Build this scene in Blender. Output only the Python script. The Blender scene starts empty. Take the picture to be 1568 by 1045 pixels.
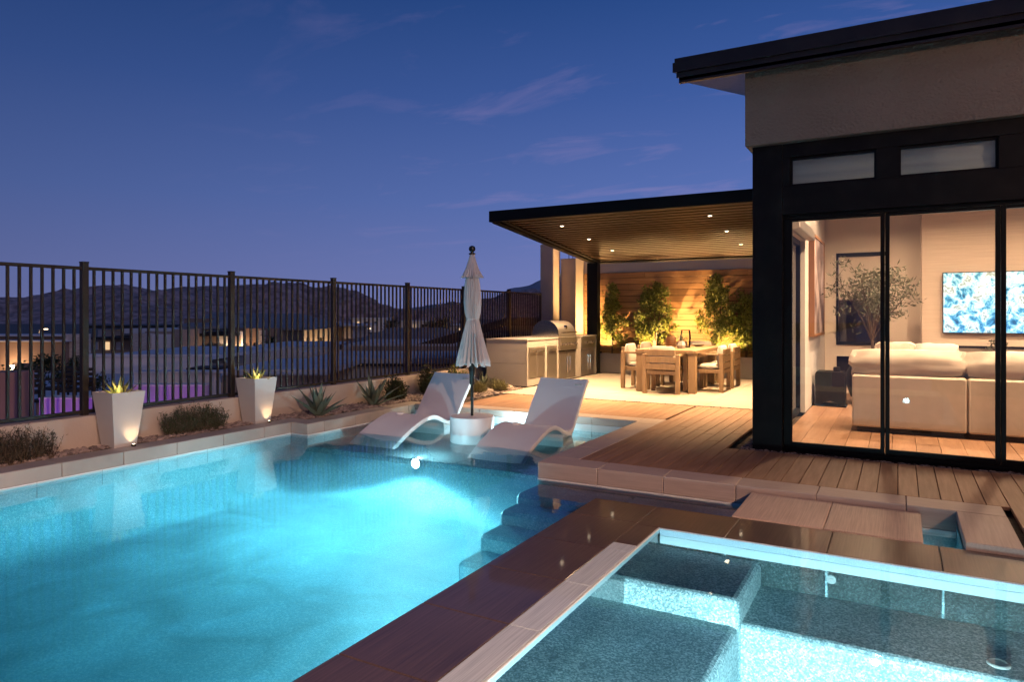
import bpy, bmesh, math, random
from mathutils import Vector, Matrix, noise
random.seed(7)
S = bpy.context.scene
C = S.collection
PI = math.pi
R = math.radians
# ------------------------------------------------------------------ camera
FPX, HY, CX, CAMH = 1056.0, 482.0, 784.0, 1.4
YAW = math.atan(594 / 1056)
cam = bpy.data.cameras.new('camera')
camo = bpy.data.objects.new('camera', cam)
C.objects.link(camo)
camo.location = (0, 0, CAMH)
camo.rotation_euler = (R(90), 0, YAW)
cam.sensor_width = 36
cam.lens = 36 * FPX / 1568
cam.shift_y = -(522.5 - HY) / 1568
cam.clip_start = 0.05
cam.clip_end = 20000
S.camera = camo
FWD = Vector((-math.sin(YAW), math.cos(YAW), 0))
RGT = Vector((math.cos(YAW), math.sin(YAW), 0))
# ------------------------------------------------------------------ world
W = bpy.data.worlds.new('World')
S.world = W
W.use_nodes = True
wt = W.node_tree
wt.nodes.clear()


def N(t, typ, **kw):
    n = t.nodes.new(typ)
    for k, v in kw.items():
        setattr(n, k, v)
    return n


def ramp(t, stops, interp='LINEAR'):
    n = t.nodes.new('ShaderNodeValToRGB')
    cr = n.color_ramp
    cr.interpolation = interp
    while len(cr.elements) > 1:
        cr.elements.remove(cr.elements[-1])
    cr.elements[0].position = stops[0][0]
    cr.elements[0].color = (*stops[0][1], 1)
    for p, c in stops[1:]:
        e = cr.elements.new(p)
        e.color = (*c, 1)
    return n


def build_world():
    t = wt
    L = t.links.new
    tc = N(t, 'ShaderNodeTexCoord')
    sep = N(t, 'ShaderNodeSeparateXYZ')
    L(tc.outputs['Generated'], sep.inputs[0])
    r = ramp(t, [(0.0, (.200, .225, .49)), (0.06, (.165, .210, .50)), (0.16, (.104, .170, .46)),
                 (0.30, (.050, .110, .355)), (0.45, (.016, .062, .235)), (1.0, (.008, .032, .12))])
    L(sep.outputs['Z'], r.inputs[0])
    # a little brighter towards the after-glow behind the house (+X +Y), darker towards -X
    dp = N(t, 'ShaderNodeVectorMath', operation='DOT_PRODUCT')
    L(tc.outputs['Generated'], dp.inputs[0])
    dp.inputs[1].default_value = (0.55, 0.83, 0)
    mr = N(t, 'ShaderNodeMapRange')
    mr.inputs['From Min'].default_value = -0.6
    mr.inputs['From Max'].default_value = 1
    mr.inputs['To Min'].default_value = 0.48
    mr.inputs['To Max'].default_value = 1.1
    L(dp.outputs['Value'], mr.inputs['Value'])
    mul = N(t, 'ShaderNodeVectorMath', operation='SCALE')
    L(r.outputs[0], mul.inputs[0])
    L(mr.outputs[0], mul.inputs['Scale'])
    # thin wisps of cloud on a flat layer: direction / z
    div = N(t, 'ShaderNodeVectorMath', operation='DIVIDE')
    cmb = N(t, 'ShaderNodeCombineXYZ')
    zz = N(t, 'ShaderNodeMath', operation='ADD')
    L(sep.outputs['Z'], zz.inputs[0])
    zz.inputs[1].default_value = 0.09
    for i in range(3):
        L(zz.outputs[0], cmb.inputs[i])
    L(tc.outputs['Generated'], div.inputs[0])
    L(cmb.outputs[0], div.inputs[1])
    mp = N(t, 'ShaderNodeMapping')
    mp.inputs['Rotation'].default_value = (0, 0, R(58))
    mp.inputs['Scale'].default_value = (1.3, 2.6, 0.0)
    mp.inputs['Location'].default_value = (2.3, 0.85, 0)
    L(div.outputs[0], mp.inputs[0])
    nz = N(t, 'ShaderNodeTexNoise')
    nz.inputs['Scale'].default_value = 1.35
    nz.inputs['Detail'].default_value = 7
    nz.inputs['Roughness'].default_value = .58
    nz.inputs['Distortion'].default_value = .55
    L(mp.outputs[0], nz.inputs['Vector'])
    cr = ramp(t, [(0.54, (0, 0, 0)), (0.80, (1, 1, 1))])
    L(nz.outputs['Fac'], cr.inputs[0])
    fade = N(t, 'ShaderNodeMapRange')
    fade.inputs['From Min'].default_value = .05
    fade.inputs['From Max'].default_value = .16
    L(sep.outputs['Z'], fade.inputs['Value'])
    m2 = N(t, 'ShaderNodeMath', operation='MULTIPLY')
    L(cr.outputs[0], m2.inputs[0])
    L(fade.outputs[0], m2.inputs[1])
    # clouds only towards the side of the after-glow
    f2 = N(t, 'ShaderNodeMapRange')
    f2.inputs['From Min'].default_value = .0
    f2.inputs['From Max'].default_value = .85
    L(dp.outputs['Value'], f2.inputs['Value'])
    m3 = N(t, 'ShaderNodeMath', operation='MULTIPLY')
    L(m2.outputs[0], m3.inputs[0])
    L(f2.outputs[0], m3.inputs[1])
    m4 = N(t, 'ShaderNodeMath', operation='MULTIPLY')
    m4.inputs[1].default_value = .5
    L(m3.outputs[0], m4.inputs[0])
    mx = N(t, 'ShaderNodeMixRGB')
    L(m4.outputs[0], mx.inputs[0])
    L(mul.outputs[0], mx.inputs[1])
    mx.inputs[2].default_value = (.38, .27, .50, 1)
    bg = N(t, 'ShaderNodeBackground')
    bg.inputs['Strength'].default_value = 1.0
    L(mx.outputs[0], bg.inputs[0])
    out = N(t, 'ShaderNodeOutputWorld')
    L(bg.outputs[0], out.inputs[0])


build_world()
S.view_settings.view_transform = 'Standard'
S.view_settings.look = 'None'
S.view_settings.exposure = 0.0
S.view_settings.gamma = 1
S.view_settings.use_curve_mapping = False
S.render.engine = 'CYCLES'
cy = S.cycles
cy.use_denoising = True
try:
    cy.denoiser = 'OPENIMAGEDENOISE'
    cy.denoising_input_passes = 'RGB_ALBEDO_NORMAL'
    cy.denoising_prefilter = 'ACCURATE'
except Exception:
    pass
cy.max_bounces = 8
cy.volume_bounces = 1
cy.diffuse_bounces = 3
cy.glossy_bounces = 4
cy.transmission_bounces = 6
cy.transparent_max_bounces = 24
cy.sample_clamp_indirect = 4
cy.sample_clamp_direct = 30
cy.caustics_reflective = False
cy.caustics_refractive = False
cy.use_adaptive_sampling = True
cy.adaptive_threshold = 0.01

# the last of the twilight, low and very soft, from behind the camera's right shoulder
sun = bpy.data.lights.new('twilight', 'SUN')
sun.energy = .20
sun.angle = R(12)
sun.color = (1.0, .80, .88)
suno = bpy.data.objects.new('twilight', sun)
C.objects.link(suno)
suno.rotation_euler = Vector((-.80, .42, -.42)).to_track_quat('-Z', 'Y').to_euler()

WARM = (1.0, .60, .28)
WARM2 = (1.0, .60, .33)
CYAN = (.42, .91, 1.0)


def light(kind, loc, power, color=WARM, size=.05, target=None, spot=90, blend=.6, name='lamp_light', parent=None, spread=180, size_y=None):
    d = bpy.data.lights.new(name, kind)
    d.energy = power
    d.color = color
    if kind == 'AREA':
        d.size = size
        d.spread = R(spread)
        if size_y:
            d.shape = 'RECTANGLE'
            d.size_y = size_y
        else:
            d.shape = 'DISK'
    else:
        d.shadow_soft_size = size
    if kind == 'SPOT':
        d.spot_size = R(spot)
        d.spot_blend = blend
    o = bpy.data.objects.new(name, d)
    C.objects.link(o)
    o.location = loc
    if target is not None:
        v = Vector(target) - Vector(loc)
        o.rotation_euler = v.to_track_quat('-Z', 'Y').to_euler()
    if parent is not None:
        rt = parent
        while rt.parent:
            rt = rt.parent
        o.location = Vector(loc) - rt.location
        o.parent = parent
    return o


# ------------------------------------------------------------------ materials
def mat(name, col, rough=.6, metal=0, bump=None, var=None, coat=0, spec=None, rnd=0, emis=None, estr=0, coords='Object', sheen=0, trans=0):
    """bump=(scale,strength,distance[,stretch]); var=(scale, colour2, lo, hi[,stretch])"""
    m = bpy.data.materials.new(name)
    m.use_nodes = True
    t = m.node_tree
    b = t.nodes['Principled BSDF']
    b.inputs['Base Color'].default_value = (*col, 1)
    b.inputs['Roughness'].default_value = rough
    b.inputs['Metallic'].default_value = metal
    b.inputs['Coat Weight'].default_value = coat
    b.inputs['Coat Roughness'].default_value = .05
    if spec is not None:
        b.inputs['Specular IOR Level'].default_value = spec
    if emis:
        b.inputs['Emission Color'].default_value = (*emis, 1)
        b.inputs['Emission Strength'].default_value = estr
    L = t.links.new
    tc = N(t, 'ShaderNodeTexCoord')
    src = tc.outputs[coords]
    colout = None
    if var:
        mp = N(t, 'ShaderNodeMapping')
        if len(var) > 4:
            mp.inputs['Scale'].default_value = var[4]
        L(src, mp.inputs[0])
        if rnd:
            oi = N(t, 'ShaderNodeObjectInfo')
            av = N(t, 'ShaderNodeVectorMath', operation='ADD')
            sc = N(t, 'ShaderNodeVectorMath', operation='SCALE')
            sc.inputs[0].default_value = (13, 7, 5)
            L(oi.outputs['Random'], sc.inputs['Scale'])
            L(mp.outputs[0], av.inputs[0])
            L(sc.outputs[0], av.inputs[1])
            vec = av.outputs[0]
        else:
            vec = mp.outputs[0]
        nz = N(t, 'ShaderNodeTexNoise')
        nz.inputs['Scale'].default_value = var[0]
        nz.inputs['Detail'].default_value = 5
        L(vec, nz.inputs['Vector'])
        r = ramp(t, [(var[2], col), (var[3], var[1])])
        L(nz.outputs['Fac'], r.inputs[0])
        colout = r.outputs[0]
    if rnd:
        oi = N(t, 'ShaderNodeObjectInfo')
        mr = N(t, 'ShaderNodeMapRange')
        mr.inputs['To Min'].default_value = 1 - rnd
        mr.inputs['To Max'].default_value = 1 + rnd
        L(oi.outputs['Random'], mr.inputs['Value'])
        sc = N(t, 'ShaderNodeVectorMath', operation='SCALE')
        if colout:
            L(colout, sc.inputs[0])
        else:
            sc.inputs[0].default_value = col
        L(mr.outputs[0], sc.inputs['Scale'])
        colout = sc.outputs[0]
    if colout:
        L(colout, b.inputs['Base Color'])
    if bump:
        mp = N(t, 'ShaderNodeMapping')
        if len(bump) > 3:
            mp.inputs['Scale'].default_value = bump[3]
        L(src, mp.inputs[0])
        nz = N(t, 'ShaderNodeTexNoise')
        nz.inputs['Scale'].default_value = bump[0]
        nz.inputs['Detail'].default_value = 6
        L(mp.outputs[0], nz.inputs['Vector'])
        bp = N(t, 'ShaderNodeBump')
        bp.inputs['Strength'].default_value = bump[1]
        bp.inputs['Distance'].default_value = bump[2]
        L(nz.outputs['Fac'], bp.inputs['Height'])
        L(bp.outputs[0], b.inputs['Normal'])
        # roughness wear
        mr = N(t, 'ShaderNodeMapRange')
        mr.inputs['To Min'].default_value = max(0, rough - .08)
        mr.inputs['To Max'].default_value = min(1, rough + .08)
        L(nz.outputs['Fac'], mr.inputs['Value'])
        L(mr.outputs[0], b.inputs['Roughness'])
    return m


def pebble(name, ca, cb, cc, scale=90, rough=.5, big=None):
    """pebble plaster: voronoi speckle of three tones with slow cloudiness"""
    m = bpy.data.materials.new(name)
    m.use_nodes = True
    t = m.node_tree
    b = t.nodes['Principled BSDF']
    b.inputs['Roughness'].default_value = rough
    L = t.links.new
    tc = N(t, 'ShaderNodeTexCoord')
    v = N(t, 'ShaderNodeTexVoronoi')
    v.inputs['Scale'].default_value = scale
    L(tc.outputs['Object'], v.inputs['Vector'])
    sp = N(t, 'ShaderNodeSeparateColor')
    L(v.outputs['Color'], sp.inputs[0])
    r = ramp(t, [(0.0, ca), (.35, ca), (.5, cb), (.75, cb), (.88, cc)])
    L(sp.outputs[0], r.inputs[0])
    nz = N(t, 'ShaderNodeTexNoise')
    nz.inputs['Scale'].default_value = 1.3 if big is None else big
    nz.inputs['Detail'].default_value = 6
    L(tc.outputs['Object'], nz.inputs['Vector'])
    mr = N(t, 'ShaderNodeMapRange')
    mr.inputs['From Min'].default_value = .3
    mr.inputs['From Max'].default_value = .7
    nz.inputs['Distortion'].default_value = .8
    mr.inputs['To Min'].default_value = .72 if name != 'pool_plaster' else .62  # stronger mottling in the pool paints ripple light into the plaster colour
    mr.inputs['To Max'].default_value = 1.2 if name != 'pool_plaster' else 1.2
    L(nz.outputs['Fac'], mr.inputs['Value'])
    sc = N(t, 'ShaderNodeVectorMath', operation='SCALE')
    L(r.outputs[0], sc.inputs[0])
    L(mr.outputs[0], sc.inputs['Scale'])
    L(sc.outputs[0], b.inputs['Base Color'])
    bp = N(t, 'ShaderNodeBump')
    bp.inputs['Strength'].default_value = .35
    bp.inputs['Distance'].default_value = .002
    L(v.outputs['Distance'], bp.inputs['Height'])
    L(bp.outputs[0], b.inputs['Normal'])
    return m


def ribbed(name, ca, cb, axis='X', scale=60, rough=.5, coat=0, strength=.35, rnd=.05):
    """stone tile with fine parallel ribs; bands vary across `axis`"""
    m = mat(name, ca, rough, coat=coat, rnd=0)
    t = m.node_tree
    b = t.nodes['Principled BSDF']
    L = t.links.new
    tc = N(t, 'ShaderNodeTexCoord')
    mp = N(t, 'ShaderNodeMapping')
    mp.inputs['Scale'].default_value = (scale, 1.2, scale) if axis == 'X' else (1.2, scale, scale)
    L(tc.outputs['Object'], mp.inputs[0])
    nz = N(t, 'ShaderNodeTexNoise')
    nz.inputs['Scale'].default_value = 2.2
    nz.inputs['Detail'].default_value = 3
    L(mp.outputs[0], nz.inputs['Vector'])
    n2 = N(t, 'ShaderNodeTexNoise')
    n2.inputs['Scale'].default_value = 2.5
    n2.inputs['Detail'].default_value = 7
    L(tc.outputs['Object'], n2.inputs['Vector'])
    ad = N(t, 'ShaderNodeMath', operation='MULTIPLY_ADD')
    L(nz.outputs['Fac'], ad.inputs[0])
    ad.inputs[1].default_value = .8
    mu = N(t, 'ShaderNodeMath', operation='MULTIPLY')
    L(n2.outputs['Fac'], mu.inputs[0])
    mu.inputs[1].default_value = .3
    L(mu.outputs[0], ad.inputs[2])
    r = ramp(t, [(.35, ca), (.75, cb)])
    L(ad.outputs[0], r.inputs[0])
    oi = N(t, 'ShaderNodeObjectInfo')
    mr = N(t, 'ShaderNodeMapRange')
    mr.inputs['To Min'].default_value = 1 - rnd
    mr.inputs['To Max'].default_value = 1 + rnd
    L(oi.outputs['Random'], mr.inputs['Value'])
    sc = N(t, 'ShaderNodeVectorMath', operation='SCALE')
    L(r.outputs[0], sc.inputs[0])
    L(mr.outputs[0], sc.inputs['Scale'])
    L(sc.outputs[0], b.inputs['Base Color'])
    bp = N(t, 'ShaderNodeBump')
    bp.inputs['Strength'].default_value = strength
    bp.inputs['Distance'].default_value = .002
    L(nz.outputs['Fac'], bp.inputs['Height'])
    L(bp.outputs[0], b.inputs['Normal'])
    return m


def glassy(name, tint=(1, 1, 1), ior=1.45, rough=.0, bump=None, gl=1.0):
    """clear sheet: what Fresnel does not reflect passes straight through"""
    m = bpy.data.materials.new(name)
    m.use_nodes = True
    t = m.node_tree
    t.nodes.clear()
    L = t.links.new
    out = N(t, 'ShaderNodeOutputMaterial')
    tr = N(t, 'ShaderNodeBsdfTransparent')
    tr.inputs[0].default_value = (*tint, 1)
    g = N(t, 'ShaderNodeBsdfGlossy')
    g.inputs['Color'].default_value = (gl, gl, gl, 1)
    g.inputs['Roughness'].default_value = rough
    fr = N(t, 'ShaderNodeFresnel')
    fr.inputs['IOR'].default_value = ior
    mx = N(t, 'ShaderNodeMixShader')
    L(fr.outputs[0], mx.inputs[0])
    L(tr.outputs[0], mx.inputs[1])
    L(g.outputs[0], mx.inputs[2])
    L(mx.outputs[0], out.inputs[0])
    if bump:
        tc = N(t, 'ShaderNodeTexCoord')
        mp = N(t, 'ShaderNodeMapping')
        if len(bump) > 3:
            mp.inputs['Scale'].default_value = bump[3]
        L(tc.outputs['Object'], mp.inputs[0])
        nz = N(t, 'ShaderNodeTexNoise')
        nz.inputs['Scale'].default_value = bump[0]
        nz.inputs['Detail'].default_value = 3
        nz.inputs['Distortion'].default_value = .6
        L(mp.outputs[0], nz.inputs['Vector'])
        bp = N(t, 'ShaderNodeBump')
        bp.inputs['Strength'].default_value = bump[1]
        bp.inputs['Distance'].default_value = bump[2]
        L(nz.outputs['Fac'], bp.inputs['Height'])
        L(bp.outputs[0], g.inputs['Normal'])
    return m


def leafmat(name, c1, c2, rough=.5, rnd=.25, tl=.25):
    m = bpy.data.materials.new(name)
    m.use_nodes = True
    t = m.node_tree
    b = t.nodes['Principled BSDF']
    b.inputs['Roughness'].default_value = rough
    L = t.links.new
    g = N(t, 'ShaderNodeNewGeometry')
    r = ramp(t, [(0, c1), (1, c2)])
    L(g.outputs['Random Per Island'], r.inputs[0])
    L(r.outputs[0], b.inputs['Base Color'])
    tb = N(t, 'ShaderNodeBsdfTranslucent')
    L(r.outputs[0], tb.inputs[0])
    mx = N(t, 'ShaderNodeMixShader')
    mx.inputs[0].default_value = tl
    out = t.nodes['Material Output']
    L(b.outputs[0], mx.inputs[1])
    L(tb.outputs[0], mx.inputs[2])
    L(mx.outputs[0], out.inputs[0])
    return m


def emit(name, col, strength):
    return mat(name, (.02, .02, .02), .4, emis=col, estr=strength)


M = dict(
    coping=ribbed('coping_stone', (.47, .37, .32), (.60, .49, .43), 'X', 30, .55, strength=.25),
    coping_y=ribbed('coping_stone_cross', (.47, .37, .32), (.60, .49, .43), 'Y', 30, .55, strength=.25),
    leftcope=mat('left_coping', (.36, .32, .29), .55, bump=(40, .2, .002), var=(2.2, (.47, .42, .38), .35, .7), rnd=.06),
    slab=ribbed('ribbed_slab', (.42, .31, .26), (.62, .48, .40), 'X', 55, .55, strength=.6),
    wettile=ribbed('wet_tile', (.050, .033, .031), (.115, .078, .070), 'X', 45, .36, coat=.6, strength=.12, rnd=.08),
    glowtile=ribbed('ribbed_tile_glow_tint', (.36, .46, .55), (.66, .76, .85), 'X', 70, .4, coat=.5, strength=.6),  # spa glow put into the pale bluish tile colour
    deck=mat('composite_deck', (.29, .150, .083), .55, bump=(16, .35, .002, (9, .6, 9)), var=(4, (.43, .25, .155), .3, .75, (8, .5, 8)), rnd=.10),
    patio=mat('patio_porcelain', (.52, .46, .40), .32, bump=(30, .08, .001), var=(1.6, (.62, .56, .50), .3, .75), rnd=.04),
    woodfloor=mat('plank_floor', (.24, .13, .075), .34, bump=(14, .1, .001, (8, .5, 8)), var=(3, (.36, .215, .13), .3, .75, (6, .5, 6)), rnd=.16),
    stucco=mat('stucco', (.19, .16, .135), .95, bump=(38, 1.0, .03), var=(1.1, (.245, .205, .175), .3, .75)),
    wallstucco=mat('retaining_stucco', (.40, .33, .29), .9, bump=(60, .5, .006), var=(1.8, (.50, .42, .37), .3, .75)),
    whitest=mat('white_stucco', (.58, .54, .50), .85, bump=(60, .4, .004), var=(1.5, (.66, .62, .58), .3, .75)),
    black=mat('black_panel', (.005, .0045, .0045), .5, spec=.2, bump=(9, .25, .004), var=(5, (.014, .012, .011), .45, .8)),
    frame=mat('black_frame', (.004, .004, .004), .5, spec=.2, bump=(60, .05, .001)),
    bronze=mat('bronze_metal', (.013, .009, .007), .42, bump=(80, .1, .001), var=(7, (.022, .015, .011), .4, .8)),
    fascia=mat('fascia_metal', (.015, .012, .012), .38, bump=(20, .1, .002), var=(6, (.03, .024, .022), .4, .8)),
    slat=mat('pergola_slat', (.034, .0145, .0065), .45, bump=(20, .15, .001, (.6, 8, 8)), rnd=.08),
    cedar=mat('cedar_board', (.25, .13, .058), .55, bump=(12, .4, .003, (.5, 8, 8)), var=(4, (.37, .215, .105), .3, .75, (.4, 9, 9)), rnd=.17),
    teak=mat('teak', (.30, .20, .115), .55, bump=(14, .3, .002, (6, 6, .8)), var=(5, (.42, .29, .175), .3, .75, (6, 6, .8)), rnd=.08),
    cushion=mat('cushion_fabric', (.66, .62, .56), .9, bump=(260, .5, .002)),
    white=mat('white_moulded', (.80, .78, .80), .38, bump=(150, .06, .001), var=(1.3, (.85, .83, .85), .3, .8)),
    planter=mat('planter_white', (.46, .44, .44), .5, bump=(90, .12, .002), var=(2, (.54, .52, .52), .3, .8)),
    steel=mat('brushed_steel', (.62, .58, .54), .40, metal=1, bump=(30, .12, .001, (1, 1, 40)), var=(3, (.60, .57, .53), .3, .8)),
    steelgloss=mat('polished_steel', (.65, .62, .58), .14, metal=1),
    counter=mat('porcelain_island', (.40, .37, .35), .42, bump=(30, .1, .001), var=(1.8, (.48, .45, .42), .3, .8), rnd=.03),
    countertop=mat('counter_top', (.44, .41, .38), .3, bump=(40, .1, .001)),
    canvas=mat('parasol_fabric', (.66, .63, .63), .85, bump=(200, .3, .001), var=(3, (.74, .71, .71), .3, .8)),
    blackpole=mat('black_pole', (.012, .013, .013), .3),
    gravel=mat('gravel_stone', (.20, .15, .14), .85, bump=(40, .4, .003), var=(3, (.36, .29, .27), .35, .65, (1, 1, 1))),
    soil=mat('soil', (.05, .038, .032), .95, bump=(25, .8, .02), var=(9, (.11, .085, .075), .35, .7)),
    darkgravel=mat('dark_gravel', (.02, .018, .018), .8, bump=(70, 1, .02), var=(50, (.09, .08, .07), .5, .7)),
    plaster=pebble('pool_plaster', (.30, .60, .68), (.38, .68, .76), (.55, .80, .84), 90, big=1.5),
    ledge=pebble('ledge_plaster', (.20, .36, .39), (.32, .48, .51), (.56, .66, .68), 90, big=1.4),
    spaplaster=pebble('spa_plaster', (.20, .29, .30), (.40, .50, .51), (.66, .73, .73), 120, big=2.0),
    glinttile=mat('painted_glint_tile', (.88, .92, .94), .2),  # near-white colour paints the reflection along the water line
    waterline=mat('waterline_tile', (.62, .70, .72), .25, bump=(60, .1, .001), rnd=.04),
    water=glassy('water_surface', (.93, .985, 1), 1.333, .035, (2.2, .22, .012, (1, 1, 1)), .95),
    spawater=glassy('spa_water_surface', (.93, .985, .99), 1.333, .012, (3.0, .10, .010), .95),
    glass=glassy('window_glass', (.95, .955, .95), 1.5, 0, None, 1),
    tinted=glassy('clerestory_glass', (.5, .53, .52), 1.7, .02, (1.5, .3, .01, (1, .2, 6)), 1),
    intwall=mat('interior_wall', (.62, .53, .44), .8, bump=(90, .08, .001), var=(.7, (.67, .58, .49), .3, .8)),
    tvwall=mat('grasscloth_wall', (.56, .46, .37), .75, bump=(12, .35, .003, (.4, .4, 18)), var=(6, (.66, .55, .45), .3, .75, (.3, .3, 12))),
    ceiling=mat('interior_ceiling', (.72, .68, .62), .9),
    sofa=mat('sofa_linen', (.54, .46, .375), .95, bump=(90, .3, .002), var=(7, (.60, .515, .425), .35, .7, (1, 1, 1))),
    blind=leafmat('roller_shade', (.50, .60, .62), (.52, .62, .64), .85, tl=.06),
    shade=mat('inner_shade', (.62, .54, .46), .9),
    darkwood=mat('dark_wood', (.010, .008, .007), .5, spec=.2),
    frame_oak=mat('oak_frame', (.22, .10, .045), .5),
    bark=mat('bark', (.10, .07, .05), .9, bump=(20, .7, .01, (3, 3, .8))),
    lamp=emit('lamp_lens', (1, .80, .55), 14),
    lampsmall=emit('small_lamp_lens', (1, .72, .42), 9),
    poollamp=emit('pool_lamp_lens', (.80, .97, 1), 60),
    spalamp=emit('spa_lamp_lens', (.80, .97, 1), 4),
    ledstrip=emit('led_strip', (.75, .96, 1), 1.3),
    purple=mat('purple_wall', (.50, .40, .55), .8, bump=(40, .3, .003)),
    roofpale=mat('foam_roof', (.55, .57, .60), .9, bump=(4, .5, .05), var=(.6, (.68, .70, .74), .35, .7)),
    rooftile=mat('roof_tiles', (.20, .20, .22), .8, bump=(3, .8, .06, (6, 1, 1)), var=(1.2, (.30, .30, .31), .3, .75)),
    eave=mat('dark_eave', (.02, .015, .012), .7),
    farwall=mat('far_stucco', (.34, .26, .215), .9, var=(.8, (.42, .33, .275), .3, .8), bump=(5, .3, .02)),
    farwallb=mat('far_brown_stucco', (.24, .16, .125), .9, var=(.8, (.30, .21, .17), .3, .8)),
    farwhite=mat('far_white_stucco', (.66, .63, .62), .9, var=(.8, (.76, .73, .72), .3, .8)),
    stone=mat('ledger_stone', (.50, .43, .37), .9, bump=(9, 1, .05, (1, 1, 4)), var=(5, (.74, .66, .60), .35, .65, (1, 1, 4))),
    garage=mat('garage_door', (.78, .76, .78), .7),
    ground=mat('desert_ground', (.10, .085, .08), .95, bump=(2, .6, .1), var=(.2, (.16, .135, .12), .35, .7)),
    litwindow=emit('lit_window', (1, .66, .36), .9),
    road=mat('asphalt', (.05, .05, .052), .9, bump=(8, .3, .02)),
    leafdark=leafmat('leaf_dark', (.012, .026, .008), (.040, .062, .018)),
    leaflaurel=leafmat('leaf_laurel', (.08, .11, .02), (.30, .34, .08), .4),
    leafolive=leafmat('leaf_olive', (.07, .075, .045), (.17, .17, .11), .5),
    leafred=leafmat('leaf_reddish', (.020, .024, .012), (.065, .045, .03), .6),
    leafyel=leafmat('leaf_pale_grass', (.10, .10, .035), (.24, .22, .09), .6),
    agave=mat('agave_leaf', (.075, .10, .075), .5, bump=(6, .2, .003), var=(3, (.13, .15, .11), .35, .7)),
    agavey=mat('variegated_leaf', (.34, .34, .11), .45, var=(14, (.05, .09, .03), .45, .6, (4, 4, .3))),
)


def hillmat(name, a, b):
    return mat(name, a, 1.0, bump=(.02, 1, 14), var=(.11, b, .36, .66))


def add_volume(m, absorb, dens, scat, sdens):
    t = m.node_tree
    L = t.links.new
    out = [n for n in t.nodes if n.type == 'OUTPUT_MATERIAL'][0]
    a = N(t, 'ShaderNodeVolumeAbsorption')
    a.inputs['Color'].default_value = (*absorb, 1)
    a.inputs['Density'].default_value = dens
    if sdens > 0:
        s_ = N(t, 'ShaderNodeVolumeScatter')
        s_.inputs['Color'].default_value = (*scat, 1)
        s_.inputs['Density'].default_value = sdens
        s_.inputs['Anisotropy'].default_value = .3
        ad = N(t, 'ShaderNodeAddShader')
        L(a.outputs[0], ad.inputs[0])
        L(s_.outputs[0], ad.inputs[1])
        L(ad.outputs[0], out.inputs['Volume'])
    else:
        L(a.outputs[0], out.inputs['Volume'])


add_volume(M['water'], (.08, .74, .84), .25, (.50, .90, 1), .085)
add_volume(M['spawater'], (.3, .85, .95), .10, (.5, .9, 1), 0)
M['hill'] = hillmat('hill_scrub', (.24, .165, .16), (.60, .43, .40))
M['hill2'] = hillmat('hill_far_haze_tint', (.30, .32, .38), (.42, .42, .48))  # blue-grey tint puts distance haze into the mountain's colour


def tvmat():
    m = bpy.data.materials.new('screen_picture')
    m.use_nodes = True
    t = m.node_tree
    b = t.nodes['Principled BSDF']
    b.inputs['Base Color'].default_value = (.01, .01, .01, 1)
    b.inputs['Roughness'].default_value = .2
    L = t.links.new
    tc = N(t, 'ShaderNodeTexCoord')
    n1 = N(t, 'ShaderNodeTexNoise')
    n1.inputs['Scale'].default_value = 7
    n1.inputs['Detail'].default_value = 10
    n1.inputs['Roughness'].default_value = .65
    n1.inputs['Distortion'].default_value = .5
    L(tc.outputs['Object'], n1.inputs['Vector'])
    r = ramp(t, [(.32, (.01, .04, .09)), (.42, (.06, .26, .42)), (.49, (.45, .70, .78)), (.55, (1, 1, .95)), (.62, (.22, .20, .15)), (.68, (.9, .9, .85))])
    L(n1.outputs['Fac'], r.inputs[0])
    sp = N(t, 'ShaderNodeSeparateXYZ')
    L(tc.outputs['Generated'], sp.inputs[0])
    r2 = ramp(t, [(0, (.12, .55, .9)), (.4, (.8, 1, 1)), (1, (.85, .85, .6))])
    L(sp.outputs['Z'], r2.inputs[0])
    mx = N(t, 'ShaderNodeMixRGB', blend_type='OVERLAY')
    mx.inputs[0].default_value = .6
    L(r.outputs[0], mx.inputs[1])
    L(r2.outputs[0], mx.inputs[2])
    L(mx.outputs[0], b.inputs['Emission Color'])
    b.inputs['Emission Strength'].default_value = 1.5
    return m


M['tv'] = tvmat()


def artmat():
    m = mat('abstract_canvas', (.10, .07, .07), .7, var=(2.2, (.42, .34, .33), .4, .62))
    return m


M['art'] = artmat()


# ------------------------------------------------------------------ geometry helpers
def root_loc(o):
    while o.parent is not None:
        o = o.parent
    return o.location.copy()


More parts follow.
